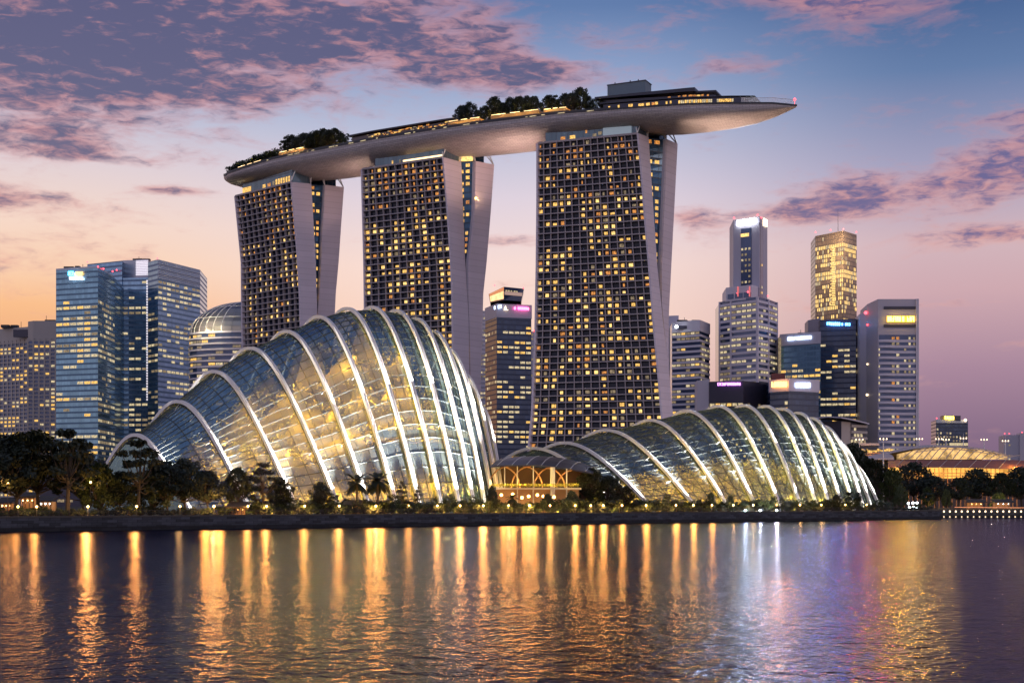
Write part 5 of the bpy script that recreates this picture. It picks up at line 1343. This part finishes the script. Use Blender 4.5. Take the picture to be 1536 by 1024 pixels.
signrow(r, 1104.5, 1133, 331, 339, 1011, 1001, 8, S['white'], 9, -4.5); m = MB(); m.quad(*[q+Vector((.3,-.6,0)) for q in (P(1144.5,339,1011), P(1150.3,340.5,1020), P(1150.3,330,1020), P(1144.5,327,1011))]); obj('sign', m, S['cream'], r)
beacons(r, [(1101, 327, 1013), (1136.5, 322.5, 1003), (1142, 326.5, 1006), (1106, 440, 1000), (1122, 438, 993), (1152, 444, 1000)])
m = MB()
for px in (1106.5, 1124): 
    p = P(px, 446, 1000-(px-1106)*.5); m.box(p+Vector((0,-1,4)), (.9, .5, 7))
obj('red_light_bar', m, signmat('soft red bar', (1, .2, .2), .8), r)
# gold lit tower
r, fr, zt = bldg('tall golden floodlit tower with a mast, behind the dark tower with the blue sign', 'office_tower', [(1223,1310),(1265,1284),(1285,1304)], 346, 34, M['goldglass'])
bz = lambda q: .95 if .44 < q < .53 or .78 < q < .90 else (.45 if q > .53 and q < .78 else .22 if q < .44 else .06)
H_ = zt
def gb(zz):
    py = HY-(zz*(zt-3)+3-CZ)*F/1295
    return .97 if 372 < py < 396 or 408 < py < 431 else (.35 if 396 <= py <= 408 else (.32 if py > 431 else .10))
add_windows(r, facadewins(fr[0], fr[1], 3, zt, 2.0, 4.0, .3, R, (4, 4, 2), (.12, .9), .62, .3, bias=gb) + facadewins(fr[1], fr[2], 3, zt, 2.0, 4.0, .3, R, (4, 4, 2), (.12, .9), .62, .3, bias=gb))  # dense glowing windows stand in for the floodlit bands
a, b = fr[0].lerp(fr[1], .56), fr[0].lerp(fr[1], .74)
m = MB()
for k in range(34):
    z = Z(372+k*2.6, 1295); p = a.lerp(b, .5)+Vector((0,-.8,z)); m.box(p, ((b-a).length*(1.0 if k % 2 else .6), .4, .9), -.5)
obj('bay_light', m, W[4], r)
for px, py in ((1235, 352), (1262, 350), (1280, 356), (1240, 400), (1270, 400)): light('facade_floodlight', P(px, py, 1268), 30000, (1, .70, .38), .05, r)
p = P(1257, 348, 1296); m = MB(); m.tube([p, P(1257, 314, 1296)], [.25, .08], 5); obj('mast', m, M['dark_metal'], r); beacons(r, [(1223.5, 348.5, 1309), (1265, 343.5, 1284), (1284.5, 348, 1303), (1246, 345, 1290)])
# dark tower with blue sign
r, fr, zt = bldg('near black glass tower with a glowing blue sign', 'office_tower', [(1230,1034),(1284,1026),(1290,1044)], 478, 36, M['darkglass'])
add_windows(r, facadewins(fr[0], fr[1], 6, zt-14, 4.4, 3.9, .26, R, (2, 2, 0), (.4, .8), .86, .6) + facadewins(fr[1], fr[2], 6, zt-8, 3, 3.9, .5, R, (2, 3), (.3, .85), .6, .3))
block(r, [(1212,1052),(1231,1040)], 477, 20, M['grey_wall'], name='side_wall')
signrow(r, 1240, 1260.5, 483, 487.6, 1031, 1028, 7, S['blue'], 11, .6); signrow(r, 1262, 1275.5, 484.3, 488, 1028, 1026, 5, S['blue'], 12, .3)
# teal tower with blue sign
r, fr, zt = bldg('blue green office block with a bright pale blue sign, left of the near black tower', 'office_building', [(1171,1002),(1231,986)], 499, 34, M['tealglass'])
m = MB(); a, b = fr[0], fr[1]; m.prism([(a.x-.3, a.y-.5), (b.x, b.y-.5), (b.x, b.y+4), (a.x, a.y+4)], Z(516, 990), zt+.8); obj('sign_band', m, M['grey_wall'], r)
add_windows(r, facadewins(fr[0], fr[1], 6, zt-14, 4.4, 3.8, .32, R, (2, 0, 3), (.4, .85), .86, .6)); signrow(r, 1181, 1219.5, 506, 510.5, 998, 988, 15, S['ice'], 13, -2.6); rooftop(r, 1195, 1208, 500, 992, 5, 2)
m = MB(); m.tube([P(1169.5, 507, 1000), P(1169.5, 600, 1000)], 1.0, 6); obj('light_line', m, W[3], r)
# banded tower with yellow sign
r, fr, zt = bldg('tall pale tower with curved balcony bands and a glowing yellow sign board', 'office_tower', [(1301,1003),(1317,978),(1376.5,978)], 448.5, 34, M['grey_wall'])
f2, z2 = block(r, [(1289.5,1016),(1301,1006)], 468, 22, M['pale_wall'], name='side_wall')
A, B = fr[1], fr[2]; zb1 = Z(502, 978); u = (B-A).normalized()
m = MB(); m.quad(*[A+u*.6+Vector((0,-.1,3)), B-u*1.4+Vector((0,-.1,3)), B-u*1.4+Vector((0,-.1,zb1)), A+u*.6+Vector((0,-.1,zb1))]); obj('glazing', m, M['bandglass'], r)
m = MB(); mid_ = A.lerp(B, .42); bands(A+u*.4, mid_, 3, zb1, 3.85, .45, .5, m, 1.2); bands(mid_, B-u*.8, 3, zb1, 3.85, .45, .45, m); fins(B-u*.9, B, 3, zt, 5, 1.0, 1.4, m); obj('balcony_band', m, M['pale_wall'], r)
m = MB(); a, b = A.lerp(B, .14)+Vector((0,-.4,0)), A.lerp(B, .96)+Vector((0,-.4,0)); 
for y0, y1 in ((464, 459.5), (491, 486.5)): m.quad(a+Vector((0,0,Z(y0,978))), b+Vector((0,0,Z(y0,978))), b+Vector((0,0,Z(y1,978))), a+Vector((0,0,Z(y1,978))))
obj('dark_recess', m, M['dark_wall'], r)
w_ = facadewins(A.lerp(B, .32), A.lerp(B, .55), 20, zb1, 2.6, 3.85, .62, R, (2, 3, 1), (.48, .95), .6, .3, out=.7) + facadewins(A.lerp(B, .62), A.lerp(B, .96), 20, zb1, 2.8, 3.85, .42, R, (2, 3, 2), (.48, .9), .45, .2, out=.7) + facadewins(A, A.lerp(B, .05), 20, zb1, 1.5, 3.85, .6, R, (2,), (.48, .9), .6, .2, out=.9)
add_windows(r, w_)
signrow(r, 1331, 1351.5, 474.5, 482, 976, 976, 6, S['yellow'], 14); signrow(r, 1353, 1371.5, 474.8, 482, 976, 976, 5, S['yellow'], 15)
m = MB(); m.quad(*[P(1330,483.3,976.9), P(1372.5,483.3,976.9), P(1372.5,473.4,976.9), P(1330,473.4,976.9)]); obj('sign_board', m, signmat('amber sign board', (1, .48, .04), 1.4), r)
m = MB(); m.ball(P(1298.5, 469, 1003), 1.2, 6); m.ball(P(1301, 487, 1001), .7, 6); obj('beacon', m, M['red'], r)
m = MB(); m.ball(P(1301, 546, 1001), .7, 6); m.ball(P(1300.5, 592, 1001), .9, 6); obj('wall_lamp', m, M['lamp_pale'], r)
# low dark block with purple sign
r, fr, zt = bldg('low dark block with a purple script sign, behind the top of the right dome', 'office_building', [(1064,950),(1115,944),(1157,966)], 571, 30, M['dark_wall'])
add_windows(r, facadewins(fr[0], fr[1], 50, zt-12, 4, 3.8, .5, R, (2, 2, 0), (.3, .8), .8, .6) + facadewins(fr[1], fr[2], 50, zt-12, 4, 3.8, .16, R, (2, 3), (.3, .8), .6, .3))
signrow(r, 1076, 1111, 574, 578, 948, 943, 12, S['purple'], 27, -.4)
f2, z2 = block(r, [(1045.5,964),(1064,955)], 569, 20, M['pale_wall'], name='side_wall')
# low block with orange and blue signs
r, fr, zt = bldg('low block with a pale fascia carrying an orange and an ice blue sign', 'office_building', [(1155,938),(1183,926),(1228,938)], 569, 30, M['darkglass'])
m = MB(); a, b, c = fr[0], fr[1], fr[2]; m.prism([(a.x-.5, a.y-.6), (b.x, b.y-.9), (c.x+.5, c.y-.6), (c.x, c.y+6), (b.x, b.y+6), (a.x, a.y+6)], [Z(587,930)]*6, zt+.6); obj('fascia', m, M['pale_wall'], r)
signrow(r, 1157, 1180.5, 572.5, 580.5, 935, 924, 6, S['orange'], 17, -.4); signrow(r, 1193, 1216, 574, 580.5, 927, 933, 7, S['ice'], 18, .3)
block(r, [(1158,950),(1178,950)], 560, 8, mat('rust red penthouse', (.22, .06, .05), .6), 80, 'penthouse'); light('sign_glow', P(1169, 577, 914), 2500, (1, .4, .15), .05, r)
add_windows(r, facadewins(fr[0], fr[1], 50, Z(588,930), 4, 4, .3, R, (0, 2), (.3, .85), .6, .3) + facadewins(fr[1], fr[2], 50, Z(588,930), 4, 4, .15, R, (2, 3), (.3, .8), .6, .3))
# terraced cream building with swept roof
r, fr, zt = bldg('cream terraced building under a thin swept roof, behind the right dome', 'terraced_building', [(1228,884),(1262,872),(1299,884)], 631, 26, M['dark_wall'])
m = MB(); a = fr[1]; b = fr[2]; q = a.lerp(b, .36); m.prism([(a.x, a.y-.4), (q.x, q.y-.4), (q.x, q.y+8), (a.x, a.y+8)], 3, zt-.5); obj('cream_wall', m, M['cream'], r)
m = MB(); bands(q, b, 20, zt, 3.7, .42, 1.2, m); obj('balcony_band', m, M['cream'], r)
m = MB(); pts = [(1208,627,884),(1228,625.5,880),(1240,624,876),(1262,625,870),(1282,629,876),(1304,634.5,884)]
for (p0, y0, Y0), (p1, y1, Y1) in zip(pts, pts[1:]):
    A = P(p0, y0, Y0-4); B = P(p1, y1, Y1-4); bk = Vector((0,24,0)); h = Vector((0,0,-.7)); m.hexa([A+h, B+h, B+h+bk, A+h+bk, A, B, B+bk, A+bk])
obj('roof', m, M['pale_wall'], r)
add_windows(r, facadewins(q, b, 30, zt-2, 3, 3.7, .6, R, (2, 3, 2), (.45, .95), .7, .4, out=.1) + facadewins(fr[0], fr[1], 30, zt-2, 3.6, 3.7, .25, R, (3, 2), (.4, .8), .6, .2))
# small tower far right
r, fr, zt = bldg('small dark tower standing alone with a yellow script sign on its roof', 'office_tower', [(1404,1500),(1452,1504)], 630, 30, M['darkglass'])
block(r, [(1404.5,1499),(1451,1503)], 629, 4, M['screen'], Z(634, 1500), 'roof_band'); block(r, [(1413,1500),(1441,1502)], 623, 12, M['dark_wall'], Z(631, 1500), 'roof_block')
add_windows(r, facadewins(fr[0], fr[1], 30, zt-6, 3.6, 4, .4, R, (2, 3, 3), (.3, .8), .5, .2)); signrow(r, 1417, 1431, 623.5, 628, 1498, 1498, 6, S['yellow'], 19, 1.0); m = MB(); m.ball(P(1448, 630, 1499), 1.8, 6); obj('wall_lamp', m, M['lamp_pale'], r)
m = MB(); m.quad(P(1424, 668, 1497), P(1452, 668, 1497), P(1452, 664, 1497), P(1424, 664, 1497)); obj('lit_band', m, W[2], r); beacons(r, [(1405, 627, 1499)])
r, fr, zt = bldg('hazy grey blue tower at the right edge with red roof lights', 'office_tower', [(1506,1620),(1528,1612),(1560,1612)], 652, 30, M['grey_wall'])
add_windows(r, facadewins(fr[0], fr[1], 30, zt-6, 4, 4, .15, R, (2, 3), (.3, .8), .5, .2) + facadewins(fr[1], fr[2], 30, zt-6, 4, 4, .2, R, (2, 3), (.3, .8), .5, .2)); beacons(r, [(1507, 650, 1618), (1514, 650, 1618), (1533, 648, 1610)])
block(r, [(1530,1608),(1560,1608)], 649, 20, M['grey_wall'])
# far low city strip that closes the gaps above the trees
r, fr, zt = bldg('long low grey building at the foot of the teal tower, left of the tall dome', 'low_building', [(60,900),(200,880)], 690, 20, M['dark_wall']); add_windows(r, facadewins(fr[0], fr[1], 4, zt, 6, 4, .15, R, (3,)))

# raised terrace building and arched hall
r, fr, zt = bldg('raised terrace building with orange lit people deck, left of the arched hall', 'terrace_building', [(1288,772),(1346,768)], 681, 30, M['dark_wall'])
f2, z2 = block(r, [(1290,775),(1319,774)], 664, 16, M['cream'], Z(668, 775), 'canopy'); 
m = MB(); bands(fr[0], fr[1], Z(684,770), Z(676,770), 1.0, .5, .4, m); obj('rail', m, M['timber'], r); m = MB()
for k in range(16):
    m.box(P(1290+k*3.4, 677+R.uniform(-3, 1), 773), (1.0, .3, R.uniform(.8, 2)))
obj('window', m, W[0], r); light('deck_light', P(1305, 676, 765), 1800, (1,.5,.3), .05, r); m = MB(); m.box(P(1290.5, 681, 767), (2.4, .5, 1.8)); obj('lit_sign', m, S['cream'], r)
hall = thing('arched_hall', 'long low hall with pale arched ribbed roof above a brown canopy', 'event hall', tuple(G(1440, 720)))
HT = [(1289,688.5),(1310,686),(1345,678.5),(1380,670.5),(1410,667),(1440,667.5),(1470,671),(1495,676),(1514,682.5)]
m = MB(); N_ = 30; prev = None
for k in range(N_+1):
    px = lerp(1289, 1514, k/N_); f0 = P(px, 688.5, 720); zt_ = Z(interp(HT, px), 745)
    row = [f0+Vector((0,0,-.2))]
    for j in range(1, 6):
        a = j/5*math.pi/2; row.append(Vector((f0.x, 720+25*(1-math.cos(a)), f0.z+(zt_-f0.z)*math.sin(a))))
    row.append(Vector((f0.x, 770, f0.z)))
    if prev:
        for j in range(6): 
            if px < 1345 or j >= 3: m.quad(prev[j], row[j], row[j+1], prev[j+1])
    prev = row
obj('roof', m, M['cream'], hall)
# golden interior under open ribs
m = MB(); 
for k in range(26):
    p0, p1 = lerp(1345, 1511, k/26), lerp(1345, 1511, (k+1)/26); y0, y1 = interp(HT, p0)+2.5, interp(HT, p1)+2.5
    m.quad(P(p0, 688.6, 738), P(p1, 688.6, 738), P(p1, min(688, y1), 738), P(p0, min(688, y0), 738))
obj('lit_glazing', m, lit('golden hall glazing', (1.0, .60, .22), 1.15, .8, .18), hall)
m = MB()
for k in range(15):
    p0 = 1352+k*11; pts = [P(p0, 688.4, 721)]
    for j in range(1, 7): a = j/6; px = p0+24*a; pts.append(P(px, lerp(688.4, interp(HT, min(px, 1512))+.8, math.sin(a*math.pi/2)), 721+16*a))
    m.tube(pts, .22, 4)
for off in (1.2, 3.5, 6.5): m.tube([P(px, min(688.3, interp(HT, px)+off+.0), 722+12*(1-off/8)) for px in range(1372, 1512, 6)], .26, 4)
obj('roof_rib', m, M['cream'], hall)
m = MB(); sm = MB()
for k in range(22):
    p0, p1 = lerp(1332, 1575, k/22), lerp(1332, 1575, (k+1)/22); f = lambda px: 689.5+ (max(0, px-1520)*.06); g_ = lambda px: 701+max(0, px-1440)*.03 
    A, B = P(p0, g_(p0), 700), P(p1, g_(p1), 700); C2, D2 = P(p1, f(p1), 719), P(p0, f(p0), 719)
    m.quad(A, B, C2, D2)
    if k % 2: sm.tube([A+Vector((0,0,.15)), D2+Vector((4,0,.15))], .14, 4)
obj('canopy', m, mat('rust brown canopy', (.34, .13, .08), .6, var=.15), hall); obj('canopy_seam', sm, M['cream'], hall)
m = MB(); m.quad(G(1332, 716.2, 3), G(1575, 716.2, 3), P(1575, 717, 716.2), P(1332, 717, 716.2)); obj('base_wall', m, M['dark_wall'], hall)
m = MB(); m.quad(P(1332, 717, 716), P(1575, 717, 716), P(1575, 703, 716), P(1332, 700, 716)); obj('lower_wall', m, lit('golden lower hall', (1.0, .52, .10), 1.3, .6, .12), hall)
m = MB()
for k in range(34): m.tube([G(1350+k*6.5, 706, 3), P(1350+k*6.5, 702, 706)], .22, 5)
for py in (709.5, 713.8): m.tube([P(1335, py, 705), P(1570, py, 705)], .3, 4)
obj('column', m, M['timber'], hall)
for px in (1345, 1380, 1420, 1460, 1500, 1530): light('hall_light', P(px, 708, 697), 5000, (1, .48, .12), .05, hall)
light('canopy_light', P(1338, 697, 695), 3500, (1, .42, .06), .05, hall); light('canopy_light', P(1525, 692, 702), 3500, (1, .55, .08), .05, hall)
# tall lamp masts near the hall
mp = [(1289, 659, 'tall twin lamp mast left of the raised terrace'),(1325, 658, 'tall lamp mast in front of the yellow sign tower'),(1379, 658, 'tall lamp mast at the left slope of the hall roof'),(1408, 658, 'lamp mast left of the small lone tower, behind the hall'),(1419, 659, 'lamp mast before the left part of the small lone tower'),(1445, 657, 'brightest lamp mast, before the right part of the small lone tower'),(1476, 659, 'lamp mast standing alone against the sky right of the small tower'),(1508, 661, 'lamp mast by the hazy tower at the right edge')]
mast = None
for k, (px, py, lab) in enumerate(mp):
    Y = 690 if px < 1330 else 785; b = G(px, Y); h = Z(py, Y)-3
    if mast is None:
        mast = thing('lamp_mast', lab, 'lamp mast', (0,0,0)); m = MB(); m.tube([(0,0,0),(0,0,30)], [.45,.25], 6); m.tube([(-1.6,0,29.6),(1.6,0,29.6)], .16, 4); m.tube([(0,0,29.6),(0,0,32)], .1, 4); obj('pole', m, M['steel'], mast)
        for sx in (-1.6, 1.6, 0): m = MB(); m.ball((sx,-.2,30.0), .38, 6); obj('lamp_head', m, M['lamp_pale'], mast)
        o = mast; o.location = b
    else: o = dup(mast, b, (1,1,1), 0, lab)
    o.scale = (1, 1, h/30)

# coloured spots added before the signs to draw reflection columns on the water
for px, py, Y, c_, e, lab in ((1351,478,970,(1,.50,.04),4.6,'y'),(1258,485,1022,(.16,.34,1),.75,'b'),(1240,485,1022,(.40,.30,1),.45,'p'),(1298,470,996,(1,.08,.22),1.3,'r'),(1118,334,1000,(.75,.85,1),2.6,'w'),(1145,334,1000,(.9,.95,1),3.0,'w'),(1205,508,984,(.5,.55,1),.7,'i'),(1169,577,918,(1,.30,.10),1.5,'o')):
    q = P(px, py, Y)+Vector((0,-3,0)); light('sign_reflection_spot', q, e*90000, c_, 2.5, None, Vector((q.x*.12, 120, 0)), 34, 1.0)

pr_ = thing('promenade_railing', 'thin dark railing along the top of the sea wall', 'railing', tuple(G(700, sh_Y(700, .8))))
m = MB(); x = -150.0; e_ = lambda x: Vector((x, shore(x)+.8*math.sin(x*.07)+.9, 3.12))
while x < 146: p = e_(x); m.box(p+Vector((0,0,.5)), (.07, .07, 1.0)); x += 1.6
for h in (.35, .68, 1.02): m.tube([e_(x_)+Vector((0,0,h)) for x_ in range(-150, 147, 4)], .035 if h < 1 else .05, 4)
obj('rail', m, M['dark_metal'], pr_)

# pieces that belong to a part hang under that part
SUB = {'roof_seam': 'roof', 'canopy_seam': 'canopy', 'coping': 'wall', 'louvre': 'louvre_wall', 'balustrade_glass': 'railing', 'lamp_head': 'pole', 'light_strip': 'planter_wall', 'roof_rib': 'glass_roof', 'curved_rafter': 'roof', 'vent': 'roof', 'facade_grid': 'glazing', 'roof_plant': 'wall', 'beacon': 'wall', 'lens': 'housing', 'bracket': 'globe', 'rim_light': 'parapet', 'roof_recess': 'wall', 'mast': 'wall'}
for root in [o for o in COL.objects if o.parent is None]:
    kids = list(root.children)
    for c in kids:
        t_ = SUB.get(c.name.split('.')[0])
        if t_ and c.type == 'MESH':
            p_ = next((k for k in kids if k.name.split('.')[0] == t_ and k is not c), None)
            if p_ is not None and tuple(p_.scale) == (1, 1, 1) and tuple(p_.location) == (0, 0, 0): c.parent = p_
